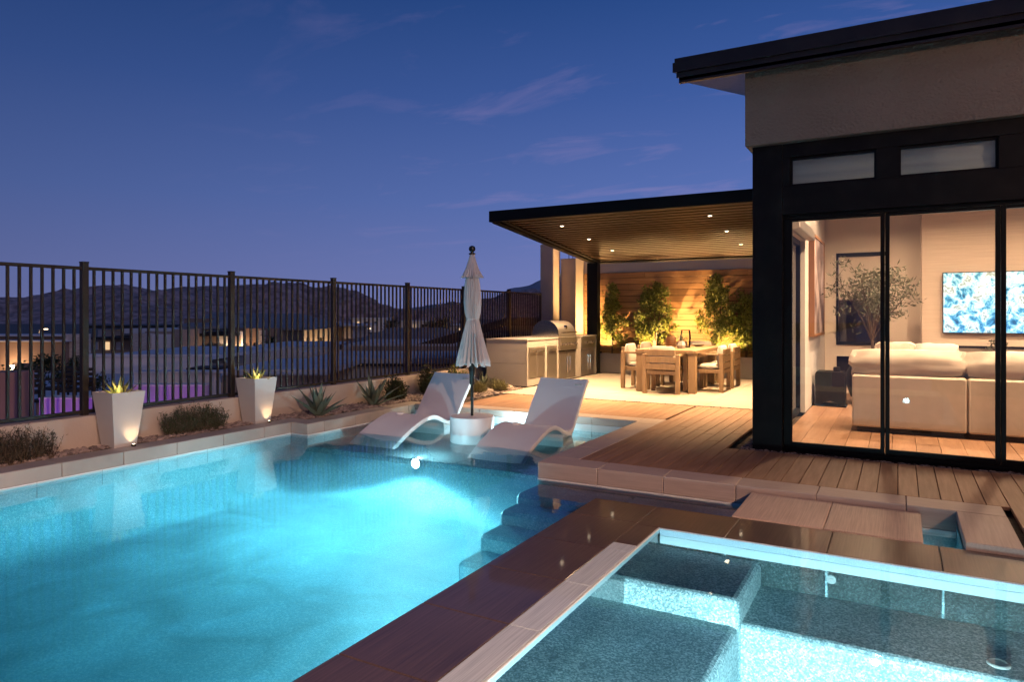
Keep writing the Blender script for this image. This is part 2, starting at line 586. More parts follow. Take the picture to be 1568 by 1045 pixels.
class G:
    def __init__(s):
        s.v = []
        s.f = []

    def add(s, vs, fs):
        n = len(s.v)
        s.v += [tuple(v) for v in vs]
        s.f += [tuple(i + n for i in f) for f in fs]
        return s

    def box(s, x0, x1, y0, y1, z0, z1, bev=0, seg=1):
        if x0 > x1: x0, x1 = x1, x0
        if y0 > y1: y0, y1 = y1, y0
        if z0 > z1: z0, z1 = z1, z0
        if bev <= 0:
            vs = [(x, y, z) for z in (z0, z1) for y in (y0, y1) for x in (x0, x1)]
            fs = [(0, 2, 3, 1), (4, 5, 7, 6), (0, 1, 5, 4), (2, 6, 7, 3), (0, 4, 6, 2), (1, 3, 7, 5)]
            return s.add(vs, fs)
        b = min(bev, (x1 - x0) * .45, (y1 - y0) * .45, (z1 - z0) * .45)
        bm = bmesh.new()
        bmesh.ops.create_cube(bm, size=1)
        for v in bm.verts:
            v.co = Vector(((x0 + x1) / 2 + v.co.x * (x1 - x0), (y0 + y1) / 2 + v.co.y * (y1 - y0), (z0 + z1) / 2 + v.co.z * (z1 - z0)))
        bmesh.ops.bevel(bm, geom=bm.edges[:], offset=b, segments=seg, profile=.5, affect='EDGES')
        bm.verts.index_update()
        s.add([v.co[:] for v in bm.verts], [[v.index for v in f.verts] for f in bm.faces])
        bm.free()
        return s

    def quad(s, a, b, c, d):
        return s.add([a, b, c, d], [(0, 1, 2, 3)])

    def ring(s, pts_list, close=True, cap=True):
        """loft between rings of equal length"""
        n = len(pts_list[0])
        base = len(s.v)
        for p in pts_list:
            s.v += [tuple(q) for q in p]
        for k in range(len(pts_list) - 1):
            for i in range(n if close else n - 1):
                j = (i + 1) % n
                s.f.append((base + k * n + i, base + k * n + j, base + (k + 1) * n + j, base + (k + 1) * n + i))
        if cap:
            s.f.append(tuple(base + i for i in reversed(range(n))))
            s.f.append(tuple(base + (len(pts_list) - 1) * n + i for i in range(n)))
        return s

    def lathe(s, cx, cy, prof, n=20, cap=True):
        return s.ring([[(cx + r * math.cos(2 * PI * i / n), cy + r * math.sin(2 * PI * i / n), z) for i in range(n)] for r, z in prof], True, cap)

    def cyl(s, cx, cy, z0, z1, r, n=16):
        return s.lathe(cx, cy, [(r, z0), (r, z1)], n)

    def tube(s, pts, rads, n=6):
        rings = []
        pts = [Vector(p) for p in pts]
        if not isinstance(rads, (list, tuple)):
            rads = [rads] * len(pts)
        for i, p in enumerate(pts):
            d = (pts[min(i + 1, len(pts) - 1)] - pts[max(i - 1, 0)])
            if d.length < 1e-6: d = Vector((0, 0, 1))
            d.normalize()
            u = d.cross(Vector((0, 0, 1)) if abs(d.z) < .9 else Vector((1, 0, 0))).normalized()
            w = d.cross(u)
            rings.append([p + (u * math.cos(2 * PI * k / n) + w * math.sin(2 * PI * k / n)) * rads[i] for k in range(n)])
        return s.ring(rings)

    def extrude(s, prof, x0, x1, axis='X'):
        """closed profile of (a,z) swept along axis"""
        if axis == 'X':
            A = [(x0, a, z) for a, z in prof]; B = [(x1, a, z) for a, z in prof]
        else:
            A = [(a, x0, z) for a, z in prof]; B = [(a, x1, z) for a, z in prof]
        return s.ring([A, B])

    def mesh(s, name, shift=(0, 0, 0)):
        me = bpy.data.meshes.new(name)
        sx, sy, sz = shift
        me.from_pydata([(x - sx, y - sy, z - sz) for x, y, z in s.v], [], s.f)
        me.update()
        bm = bmesh.new()
        bm.from_mesh(me)
        if len(bm.verts) < 60000:
            bmesh.ops.recalc_face_normals(bm, faces=bm.faces)
        bm.to_mesh(me)
        bm.free()
        return me

    def build(s, name, material, parent=None, smooth=False, world=True):
        shift = root_loc(parent) if (parent is not None and world) else (0, 0, 0)
        me = s.mesh(name, shift)
        me.materials.append(M[material] if isinstance(material, str) else material)
        if smooth:
            for p in me.polygons: p.use_smooth = True
            try:
                me.set_sharp_from_angle(angle=R(40))
            except Exception:
                pass
        o = bpy.data.objects.new(name, me)
        C.objects.link(o)
        if parent is not None: o.parent = parent
        return o


def empty(name, loc=(0, 0, 0), rz=0):
    o = bpy.data.objects.new(name, None)
    C.objects.link(o)
    o.location = loc
    o.rotation_euler = (0, 0, rz)
    o.empty_display_size = .1
    return o


def tag(o, label=None, cat=None, group=None, kind=None):
    if label: o['label'] = label
    if cat: o['category'] = cat
    if group: o['group'] = group
    if kind: o['kind'] = kind
    return o


KIDS = {}


def copy_tree(o, parent=None):
    c = o.copy()
    C.objects.link(c)
    if parent is not None: c.parent = parent
    for ch in list(o.children):
        copy_tree(ch, c)
    return c


def struct(name, g, m, smooth=False):
    return tag(g.build(name, m, smooth=smooth), kind='structure')


def piece(name, me, parent, loc):
    """a piece sharing its mesh; loc in world coordinates"""
    o = bpy.data.objects.new(name, me)
    C.objects.link(o)
    o.parent = parent
    o.location = Vector(loc) - root_loc(parent)
    return o


def bmeshbox(name, w, d, h, m, bev=.003):
    """box mesh with its corner at the origin"""
    me = G().box(0, w, 0, d, 0, h, bev).mesh(name)
    me.materials.append(M[m])
    return me


_cache = {}


def tile_piece(name, parent, x0, x1, y0, y1, z0, z1, m, bev=.003):
    key = (name, round(x1 - x0, 4), round(y1 - y0, 4), round(z1 - z0, 4), m)
    if key not in _cache:
        _cache[key] = bmeshbox(name, x1 - x0, y1 - y0, z1 - z0, m, bev)
    return piece(name, _cache[key], parent, (x0, y0, z0))


def cuts(a, b, step, gap=.004):
    out = []
    x = a
    while x < b - 1e-4:
        e = min(x + step, b)
        if b - e < step * .2: e = b
        out.append((x + gap / 2, e - gap / 2))
        x = e
    return out


# ================================================================== SETTING
ZW = -.165            # pool water level
XL, XL2 = -6.95, -6.65  # left pool edge, ledge left edge
XR = -3.0             # right edge of ledge
XS = -2.09            # outer edge of spa band
YF = 5.83             # coping front in front of doors
YB = 8.7              # back edge of ledge
YJ = 6.45             # ledge front
PF = -.78            # pool floor
YN = -5.0             # near end of pool

# ---- ground sheet far below, with slope
g = G()
xs = [-3000, -1500, -800, -400, -200, -120, -80, -50, -30, -20, -14, -9.5, -7.80]
nx = len(xs)
ys = [-600, -200, -60, -20, 0, 10, 20, 40, 60, 90, 150, 250, 500, 1000, 2000, 4000]


def gz(x, y):
    d = max(0, -x - 7.8)
    z = -.6 - min(d, 12) * .36 - max(0, min(d - 12, 300)) * .012
    return z


for y in ys:
    for x in xs:
        g.v.append((x, y, gz(x, y) if x < -8 else -.8))
for j in range(len(ys) - 1):
    for i in range(nx - 1):
        a = j * nx + i
        g.f.append((a, a + 1, a + nx + 1, a + nx))
struct('ground', g, 'ground', smooth=True)
g = G()
g.quad((-8, 17.5, -.8), (3000, 17.5, -.8), (3000, 4000, -4), (-8, 4000, -4))
struct('back_ground', g, 'ground')
# ---- subgrade under the yard
g = G()
g.box(-7.80, -7.25, YN, 17.4, -.9, -.03)
g.box(-7.25, XL2 - .3, YJ, 17.4, -.9, -.03)
g.box(XL2 - .3, -6.06, 9.0, 17.4, -.9, -.03)
g.box(-6.06, -1.35, 9.0, 17.4, -.9, -.06)
g.box(XR + .3, .65, YF + .3, 9.0, -.9, -.06)
g.box(.65, 6, -4, 9.0, -.9, -.06)
g.box(-1.35, 6, 9.0, 17.4, -.9, -.06)
struct('yard_base', g, 'soil')

# ---- pool basin
g = G()
T = .2
g.box(XL - T, XS + .3, YN - T, YJ + .02, PF - .2, PF)            # floor
g.box(XS + .3, .35, 5.06, YF, PF - .2, PF)
g.box(XL - T, XL, YN, YJ, PF, -.30)                              # left wall
g.box(XL - T, -1.6, YN - T, YN, PF, -.04)                        # near wall
g2 = g
RC = .42


def cove(x0, y0, x1, y1, inx, iny):
    prof = []
    for k in range(9):
        a = (PI / 2) * k / 8
        prof.append((RC * (1 - math.sin(a)), RC * (1 - math.cos(a))))
    A = [(x0 + inx * u, y0 + iny * u, PF + v) for u, v in prof] + [(x0 - inx * .01, y0 - iny * .01, PF + RC), (x0 - inx * .01, y0 - iny * .01, PF - .05), (x0 + inx * RC, y0 + iny * RC, PF - .05)]
    B = [(x1 + inx * u, y1 + iny * u, PF + v) for u, v in prof] + [(x1 - inx * .01, y1 - iny * .01, PF + RC), (x1 - inx * .01, y1 - iny * .01, PF - .05), (x1 + inx * RC, y1 + iny * RC, PF - .05)]
    c = G()
    c.ring([A, B])
    return c


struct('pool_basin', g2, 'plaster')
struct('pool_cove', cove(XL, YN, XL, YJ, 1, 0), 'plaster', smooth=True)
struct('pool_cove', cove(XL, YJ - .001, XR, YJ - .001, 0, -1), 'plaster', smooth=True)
g = g2
g = G()
g.box(XL - T, XR, YJ, YJ + .25, PF, -.30)                        # ledge riser
g.box(XR, .35, YF, YF + .06, PF, -.2)                              # wall below deck coping
g.box(XR, XR + .2, YF + .06, YJ + .25, PF, -.3)
g.box(.35, .41, 5.06, YF, PF, -.06)
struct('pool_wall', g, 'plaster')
g = G()
g.box(XL2 - .05, XR + .05, YJ - .012, YB + .1, -.36, -.285, .01)
struct('tanning_ledge', g, 'ledge')
# waterline tiles: thin tiles, bright water line reflection painted on as white, one per 0.3 m
wl = tag(empty('waterline_band'), kind='structure')
_tp = tile_piece


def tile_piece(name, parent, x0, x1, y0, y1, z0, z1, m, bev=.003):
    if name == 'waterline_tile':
        _tp(name, parent, x0, x1, y0, y1, ZW - .032, z1, 'glinttile', bev)
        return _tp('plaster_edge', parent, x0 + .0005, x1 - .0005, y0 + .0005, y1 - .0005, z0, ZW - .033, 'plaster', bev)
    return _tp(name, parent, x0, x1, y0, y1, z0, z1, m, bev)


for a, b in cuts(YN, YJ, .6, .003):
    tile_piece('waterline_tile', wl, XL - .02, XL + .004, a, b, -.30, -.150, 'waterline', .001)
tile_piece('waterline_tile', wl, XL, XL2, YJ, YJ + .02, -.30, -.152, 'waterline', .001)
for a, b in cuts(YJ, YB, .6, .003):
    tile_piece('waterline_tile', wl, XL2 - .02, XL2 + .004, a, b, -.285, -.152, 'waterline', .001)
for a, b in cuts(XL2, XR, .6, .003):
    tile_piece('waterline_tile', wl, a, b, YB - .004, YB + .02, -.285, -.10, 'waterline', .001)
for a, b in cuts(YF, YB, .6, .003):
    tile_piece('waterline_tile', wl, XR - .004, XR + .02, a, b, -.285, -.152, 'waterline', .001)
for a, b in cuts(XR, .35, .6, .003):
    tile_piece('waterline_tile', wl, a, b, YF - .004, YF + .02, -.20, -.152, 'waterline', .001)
# steps down into the pool beside the spa
ps = tag(empty('pool_steps'), kind='structure')
for (y0, y1, z) in ((5.39, 5.826, -.205), (5.10, 5.40, -.285), (4.78, 5.11, -.395), (4.46, 4.79, -.52)):
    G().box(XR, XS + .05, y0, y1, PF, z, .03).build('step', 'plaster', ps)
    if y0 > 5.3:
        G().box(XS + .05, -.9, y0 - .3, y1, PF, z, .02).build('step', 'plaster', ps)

# ---- pool water surface (gently uneven sheet)
def water_body(name, rects, ztop, zbot, m):
    """closed body of water; its sides and bottom sit just inside the walls round it"""
    g = G()
    for (x0, x1, y0, y1) in rects:
        g.box(x0, x1, y0, y1, zbot, ztop)
    return struct(name, g, m)


e = .012
# one L-shaped prism so that no inner faces cut the water
pts = [(XL - e, YN - e), (XS + e, YN - e), (XS + e, 5.06 - e), (.35 + e, 5.06 - e), (.35 + e, YF + e), (XR + e, YF + e), (XR + e, YB + e), (XL2 - e, YB + e), (XL2 - e, YJ + e), (XL - e, YJ + e)]
gw = G()
gw.ring([[(x, y, PF - .02) for x, y in pts], [(x, y, ZW) for x, y in pts]])
struct('pool_water', gw, 'water')

# ---- coping stones
cp = tag(empty('coping'), kind='structure')
H0 = -.150
for a, b in cuts(YN + .02 - .6 * 0 - .4, YJ + .3, .6):       # left run
    tile_piece('coping_stone', cp, XL - .30, XL, a + .02 if False else a, b, H0, -.012, 'leftcope', .006)
tile_piece('coping_stone', cp, XL + .002, XL2 - .002, YJ + .0, YJ + .30, H0, -.012, 'leftcope', .006)
for a, b in cuts(YJ + .302, YB + .30, .6):
    tile_piece('coping_stone', cp, XL2 - .30, XL2, a, b, H0, -.012, 'leftcope', .006)
for a, b in cuts(XL2 + .002, XR, .6):
    tile_piece('coping_stone', cp, a, b, YB, YB + .30, -.098, 0, 'coping_y', .005)
for a, b in cuts(YF + .302, YB + .30, .6):
    tile_piece('coping_stone', cp, XR, XR + .30, a, b, H0, 0, 'coping', .005)
for a, b in cuts(XR, .648, .608):
    tile_piece('coping_stone', cp, a, b, YF, YF + .298, H0, 0, 'coping_y', .005)
for a, b in cuts(3.2, YF, .9):
    if b > 5.07: tile_piece('coping_stone', cp, .35, .648, max(a, 5.064), b, H0 + .05, 0, 'coping', .005)
# bridge slabs over the channel
bs = tag(empty('bridge'), kind='structure')
for a, b in ((-1.05, -.452), (-.448, .13)):
    tile_piece('bridge_slab', bs, a, b, 5.066, YF - .004, -.115, -.04, 'slab', .006)

# ================================================================== SPA
SPA = dict(x0=-1.43, x1=1.75, y0=1.0, y1=4.57)
sp = tag(empty('spa'), kind='structure')
xo, yo = XS, 5.06
g = G()
ZT = -.047
zf = -.74
PS_ = -1.1
g.box(xo + .02, SPA['x0'], -.2, yo - .02, PS_, ZT - .02)
g.box(SPA['x0'], 1.95, SPA['y1'], yo - .02, PS_, ZT - .02)
g.box(SPA['x1'], 1.95, -.2, SPA['y1'], PS_, ZT - .02)
g.box(SPA['x0'], SPA['x1'], -.2, SPA['y0'], PS_, ZT - .02)
g.box(SPA['x0'], SPA['x1'], SPA['y0'], SPA['y1'], PS_, zf)
struct('spa_shell', g, 'spaplaster')
# outer face tiles
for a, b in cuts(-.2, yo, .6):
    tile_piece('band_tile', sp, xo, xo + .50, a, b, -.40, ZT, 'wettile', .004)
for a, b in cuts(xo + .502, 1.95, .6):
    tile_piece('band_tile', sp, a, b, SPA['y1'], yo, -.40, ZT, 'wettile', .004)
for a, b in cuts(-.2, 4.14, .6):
    tile_piece('band_tile_glow_tint', sp, xo + .502, SPA['x0'] - .002, a, b, -.08, ZT + .001, 'glowtile', .003)  # lit strip of the band, its glow painted in the tile colour
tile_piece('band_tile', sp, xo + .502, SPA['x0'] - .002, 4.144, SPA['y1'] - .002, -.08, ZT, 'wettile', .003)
# inner rim
G().box(SPA['x0'] - .001, SPA['x0'] + .014, SPA['y0'], SPA['y1'], -.078, ZT + .002, .003).build('rim_tile', 'waterline', sp)
G().box(SPA['x0'] + .015, SPA['x1'], SPA['y1'] - .014, SPA['y1'] - .001, -.15, -.095, .003).build('rim_tile', 'waterline', sp)
G().box(SPA['x0'] + .015, SPA['x1'], SPA['y1'] - .016, SPA['y1'] - .001, -.094, ZT + .001, .003).build('rim_tile', 'glowtile', sp)
# benches
g = G().box(SPA['x0'] - .1, -.77, SPA['y0'] - .1, 4.0, zf - .1, -.31, .04, 3)
g.build('bench', 'spaplaster', sp)
G().box(-.85, SPA['x1'] + .1, 3.93, SPA['y1'] + .1, zf - .1, -.312, .04, 3).build('bench', 'spaplaster', sp)
G().box(SPA['x0'] - .1, -.765, 3.88, SPA['y1'] + .1, zf - .1, -.165, .04, 3).build('bench', 'spaplaster', sp)
for (x, z) in ((-.36, -.20), (.62, -.20), (1.35, -.20)):
    g = G()
    for r0, r1, y in ((.0, .010, -.012), (.010, .026, -.006)):
        g.ring([[(x + r * math.cos(2 * PI * i / 18), SPA['y1'] + yy, z + r * math.sin(2 * PI * i / 18)) for i in range(18)] for r, yy in ((r0 + 1e-4, y), (r1, y), (r1, 0))])
    g.build('jet', 'counter', sp)
for (x, y) in ((.42, 4.1),):
    G().lathe(x, y, [(.05, -.315), (.05, -.303), (.042, -.300), (.03, -.302)], 20).build('drain_cover', 'counter', sp)
water_body('spa_water', [(SPA['x0'] + .008, SPA['x1'] + e, SPA['y0'] - e, SPA['y1'] - .008)], -.052, zf - .02, 'spawater')

# ================================================================== DECK
dk = tag(empty('deck'), kind='structure')
bw = .143
x = -6.02
while x < 3.2:
    x1 = x + bw - .0045
    segs = []
    if x1 <= XR + .30 + .02:
        segs = [(9.004, 10.55)]
    elif x1 < -1.47:
        segs = [(6.132, 10.55)]
    elif x < .62:
        segs = [(6.132, 7.41)]
    else:
        segs = [(1.0, 7.41)]
    for a, b in segs:
        # butt joints
        if b - a > 3:
            m_ = a + (b - a) * random.uniform(.35, .65)
            parts = [(a, m_ - .003), (m_ + .003, b)]
        else:
            parts = [(a, b)]
        for p, q in parts:
            xa = x
            if x < XR + .3 < x1 and a < 8: xa = XR + .302
            if x < .65 < x1: xa = max(x, .652) if a < 5 else x
            tile_piece('deck_board', dk, xa, x1, p, q, -.028, -.001, 'deck', .003)
    x += bw
# dark gravel joints round house and patio
g = G()
g.box(-6.06, -1.47, 10.552, 10.64, -.05, -.022)
g.box(-1.47, 4.5, 7.412, 7.53, -.05, -.02)
g.box(-1.47, -1.35, 7.53, 10.55, -.05, -.02)
g.box(-1.47, -1.35, 10.55, 17, -.05, -.02)
struct('gravel_joint', g, 'darkgravel')

# ---- patio tiles
pt = tag(empty('patio'), kind='structure')
for xa, xb in cuts(-6.215, -1.47, .9, .005):
    for ya, yb in cuts(10.645, 15.50, .9, .005):
        tile_piece('patio_tile', pt, xa, xb, ya, yb, -.03, 0, 'patio', .002)
G().box(-7.25, -6.22, 11.4, 15.5, -.06, -.012).build('island_pad', 'patio', pt)
struct('planting_strip', G().box(-6.215, -1.47, 15.505, 15.60, -.05, -.015), 'soil')

# ================================================================== gravel bed & wall & fence
struct('gravel_bed', G().box(-7.53, XL - .302, YN, YJ + .3, -.2, -.025).box(-7.53, XL2 - .302, YJ + .3, 9.004, -.2, -.024)
       .box(-7.53, -6.05, 9.004, 15.2, -.2, -.023), 'soil')


def stones(name, rects, n, smin, smax, m, z=-.02, seed=3):
    rnd = random.Random(seed)
    bm = bmesh.new()
    bmesh.ops.create_icosphere(bm, subdivisions=1, radius=1)
    bv = [v.co.copy() for v in bm.verts]
    bf = [[v.index for v in f.verts] for f in bm.faces]
    bm.free()
    tot = sum((r[1] - r[0]) * (r[3] - r[2]) for r in rects)
    g = G()
    for (x0, x1, y0, y1) in rects:
        k = int(n * (x1 - x0) * (y1 - y0) / tot)
        for _ in range(k):
            s = rnd.uniform(smin, smax)
            c = Vector((rnd.uniform(x0, x1), rnd.uniform(y0, y1), z + s * .25 + rnd.uniform(0, .012)))
            sc = Vector((s * rnd.uniform(.7, 1.3), s * rnd.uniform(.7, 1.3), s * rnd.uniform(.4, .8)))
            rot = Matrix.Rotation(rnd.uniform(0, 6.28), 3, 'Z') @ Matrix.Rotation(rnd.uniform(-.5, .5), 3, 'X')
            jit = [1 + rnd.uniform(-.22, .22) for _ in bv]
            g.add([c + rot @ Vector((v.x * sc.x * j, v.y * sc.y * j, v.z * sc.z * j)) for v, j in zip(bv, jit)], bf)
    o = g.build(name, m)
    return o


M['gravel'].node_tree.nodes  # keep
gm = leafmat('gravel_mix', (.13, .10, .095), (.36, .29, .27), .85, tl=0)
M['gravelmix'] = gm
tag(stones('river_gravel', [(-7.50, XL - .31, 2.0, YJ + .3), (-7.50, XL2 - .31, YJ + .3, 9.0), (-7.50, -6.2, 9.02, 11.6)], 5200, .012, .034, 'gravelmix'),
    'loose pinkish grey gravel filling the bed below the fence', 'gravel', kind='stuff')
tag(stones('joint_gravel', [(-6.0, -1.48, 10.556, 10.638), (-1.46, 1.2, 7.42, 7.51), (-1.46, -1.36, 7.5, 8.2)], 1400, .008, .02, 'gravelmix', -.022, 5),
    'dark pebbles in the joint between deck, house and patio', 'gravel', kind='stuff')

rw = G().box(-7.78, -7.53, YN, 15.25, -1.6, .318, .008).build('retaining_wall', 'wallstucco')
tag(rw, 'low beige stucco wall below the black railing fence', 'wall')

fx = -7.65
fn = tag(empty('railing_fence', (fx, 8, .318)), 'long dark bronze picket fence on top of the low beige wall', 'fence')
posts = [.45, 2.33, 4.21, 6.085, 7.955, 9.80, 11.62, 13.46]
posts = [4.21 - 1.88 * 2, 4.21 - 1.88, 4.21, 6.085, 7.955, 9.80, 11.62, 13.46]
for y in posts:
    p = G().box(fx - .033, fx + .033, y - .033, y + .033, .25, 1.955, .004)
    p.box(fx - .036, fx + .036, y - .036, y + .036, 1.955, 1.97, .003)
    p.build('post', 'bronze', fn)
ends = posts + [15.05]
pk = G().box(-.012, .012, -.012, .012, 0, 1.52).mesh('picket')
pk.materials.append(M['bronze'])
for a, b in zip(ends[:-1], ends[1:]):
    a1, b1 = a + .033, b - .033
    G().box(fx - .02, fx + .02, a1, b1, 1.88, 1.915, .003).build('rail', 'bronze', fn)
    G().box(fx - .02, fx + .02, a1, b1, .335, .372, .003).build('rail', 'bronze', fn)
    n = 18
    for i in range(1, n):
        y = a + (b - a) * i / n
        piece('picket', pk, fn, (fx, y, .366))
G().box(fx - .02, fx + .02, 15.0, 15.04, .32, 1.93, .003).build('post', 'bronze', fn)

# ================================================================== HOUSE
hs = tag(empty('modern_house', (-1.345, 7.52, 0)), 'single storey stucco house with black framed glass doors and dark flat eaves', 'house')
# black cladding (pillar, header, head, mullions between transoms)
YC = 7.52
G().box(-1.345, -1.05, YC, 7.86, -.05, 3.147, .004).build('corner_pillar', 'black', hs)
G().box(-1.048, 5.5, YC, 7.72, 2.424, 2.712, .003).build('header_panel', 'black', hs)
G().box(-1.048, 5.5, YC, 7.72, 3.006, 3.147, .003).build('top_panel', 'black', hs)
tx = [(-.979, -.198), (-.011, .773), (.96, 1.75), (1.93, 2.72)]
px_ = -1.048
for a, b in tx:
    G().box(px_, a, YC + .003, 7.72, 2.714, 3.004).build('mullion_panel', 'black', hs)
    px_ = b
    w = G().box(a, b, 7.56, 7.60, 2.716, 2.736).box(a, b, 7.56, 7.60, 2.984, 3.004).box(a, a + .02, 7.56, 7.60, 2.736, 2.984).box(b - .02, b, 7.56, 7.60, 2.736, 2.984)
    w = w.build('clerestory_window', 'frame', hs)
    G().box(a + .02, b - .02, 7.578, 7.584, 2.736, 2.984).build('pane', 'glass', w)
    # cloth blind with soft folds
    gg = G()
    prof = []
    for k in range(13):
        z = 2.70 + k * .027
        prof.append((7.66 + .012 * math.sin(k * 1.3), z))
    gg.ring([[(a - .03, y, z) for y, z in prof], [(b + .03, y, z) for y, z in prof]], close=False, cap=False)
    gg.build('blind', 'blind', w, smooth=True)
G().box(px_, 5.5, YC + .003, 7.72, 2.714, 3.004).build('mullion_panel', 'black', hs)
# stucco upper band and side
G().box(-1.40, 5.5, 7.42, 7.72, 3.15, 3.92).build('stucco_wall', 'stucco', hs)
G().box(-1.40, -1.18, 7.722, 15.9, 3.15, 3.9).build('stucco_wall', 'stucco', hs)
G().box(-1.345, -1.18, 7.862, 9.15, 0, 3.148).build('side_wall', 'whitest', hs)
G().box(-1.345, -1.18, 10.62, 15.9, 0, 3.148).build('side_wall', 'whitest', hs)
G().box(-1.345, -1.18, 9.152, 10.618, 2.45, 3.148).build('side_wall', 'whitest', hs)
# side sliding door (seen from inside)
sd = G().box(-1.30, -1.24, 9.152, 9.21, 0, 2.45).box(-1.30, -1.24, 10.56, 10.618, 0, 2.45).box(-1.30, -1.24, 9.21, 10.56, 0, .07).box(-1.30, -1.24, 9.21, 10.56, 2.38, 2.45).build('side_door', 'frame', hs)
G().box(-1.274, -1.268, 9.21, 10.56, .07, 2.38).build('pane', 'glass', sd)
G().box(-1.17, -1.06, 9.05, 10.70, 2.46, 2.60, .01).build('shade_cassette', 'steel', hs)
# roof (rises away from the eave)
sl = .233


def roofbox(x0, x1, y0, y1, zb0, zt0, name, m, bev=0):
    """slab whose underside is at zb0 and top at zt0 at y=7.1"""
    g = G()
    vs = []
    for z0 in (zb0, zt0):
        for y in (y0, y1):
            for x in (x0, x1):
                vs.append((x, y, z0 + (y - 7.1) * sl))
    g.add(vs, [(0, 2, 3, 1), (4, 5, 7, 6), (0, 1, 5, 4), (2, 6, 7, 3), (0, 4, 6, 2), (1, 3, 7, 5)])
    return g.build(name, m, rf)


rf = roofless = G()
rf = G().box(-2.02, 5.5, 7.16, 7.2, 3.83, 3.90).build('roof', 'fascia', hs)
roofbox(-2.02, 5.6, 7.16, 15.0, 3.84, 3.87, 'soffit', 'fascia')
roofbox(-2.04, 5.6, 7.135, 15.0, 3.872, 3.93, 'lower_trim', 'fascia')
roofbox(-2.07, 5.6, 7.10, 15.0, 3.93, 4.03, 'gutter', 'fascia')
roofbox(-2.055, 5.6, 7.12, 15.0, 4.032, 4.075, 'roof_sheet', 'fascia')
# sliding doors on the front
YD0, YD1 = 7.60, 7.655
dw = .923
x = -1.048
fr = G().box(-1.048, 4.6, YD0 - .02, YD1 + .03, 0, .035).box(-1.048, 4.6, YD0 - .02, YD1 + .03, 2.392, 2.424).build('door_track', 'frame', hs)
for i in range(6):
    a = -1.048 + i * dw
    b = a + dw - .003
    y0 = YD0 if i % 2 == 0 else YD0 + .012
    lw = .08 if i == 0 else .038
    d = G().box(a, a + lw, y0, y0 + .045, .035, 2.39, .003).box(b - .038, b, y0, y0 + .045, .035, 2.39, .003) \
        .box(a + lw, b - .038, y0, y0 + .045, .036, .085).box(a + lw, b - .038, y0, y0 + .045, 2.36, 2.389).build('sliding_door', 'frame', hs)
    G().box(a + lw - .003, b - .035, y0 + .02, y0 + .028, .082, 2.363).build('pane', 'glass', d)

# ---- interior shell
G().box(-1.18, 4.6, 13.55, 13.7, 0, 3.5).build('back_wall', 'intwall', hs) if False else None
bwall = []
YBW = 13.55
# back wall round its window opening (x -.99..-.17, z .86..2.49) and fire niche
G().box(-1.178, -.99, YBW, YBW + .15, 0, 3.5).build('back_wall', 'intwall', hs)
G().box(-.99, -.17, YBW, YBW + .15, 2.49, 3.5).build('back_wall', 'intwall', hs)
G().box(-.99, -.17, YBW, YBW + .15, .66, .862).build('back_wall', 'intwall', hs)
G().box(-.99, -.17, YBW, YBW + .15, 0, .34).build('back_wall', 'intwall', hs)
G().box(-.17, .31, YBW, YBW + .15, 0, 3.5).build('back_wall', 'intwall', hs)
tvw = G().box(.31, 4.6, 13.2, YBW + .15, 0, 3.5, .006).build('chimney_wall', 'tvwall', hs)
bwn = G().box(-.99, -.96, YBW - .02, YBW + .1, .862, 2.49).box(-.20, -.17, YBW - .02, YBW + .1, .862, 2.49).box(-.96, -.20, YBW - .02, YBW + .1, 2.42, 2.49).box(-.96, -.20, YBW - .02, YBW + .1, .862, .92).build('rear_window', 'frame', hs)
G().box(-.96, -.20, YBW + .05, YBW + .056, .92, 2.42).build('pane', 'glass', bwn)
G().box(-.95, -.21, YBW + .0, YBW + .006, 1.66, 2.42).build('shade', 'shade', bwn)
nb = G().box(-.99, -.17, YBW + .1, YBW + .14, .342, .658).build('fire_niche', 'darkwood', hs)
G().box(-1.18, 4.6, 7.74, YBW, 3.50, 3.6).build('interior_ceiling', 'ceiling', hs)
G().box(-1.178, 4.6, 7.74, 13.2, -.06, -.03).build('floor_base', 'soil', hs)
tag(G().box(-1.6, .2, 14.6, 14.8, 0, 2.2).build('added_dark_wall', 'farwallb'), 'dark wall added behind the rear living room window to keep it dark', 'wall')  # wall added so that the rear window looks dark
# interior floor planks (direction Y)
fl = tag(empty('living_room_floor'), kind='structure')
x = -1.17
k = 0
while x < 3.4:
    y = 7.70 - random.uniform(0, 1.0)
    while y < 13.5:
        y2 = y + 1.5
        a, b = max(y, 7.70), min(y2, 13.5)
        if b - a > .02: tile_piece('floor_plank', fl, x + .001, x + .217, a + .001, b - .001, -.02, .004, 'woodfloor', .0015)
        y = y2
    x += .22
# unseen east wing added on the right to carry the warm downlights
G().box(4.6, 4.8, 7.4, 15.9, 0, 3.5).build('side_wall', 'whitest', hs)
wing = tag(G().box(4.7, 4.95, -6.5, 7.40, -.9, 3.6).build('added_wing', 'stucco'), 'unseen stucco side wing added right of the yard to carry lamps', 'building')
G().box(3.9, 5.1, -6.5, 7.08, 3.601, 3.8).build('eave', 'fascia', wing, world=True)

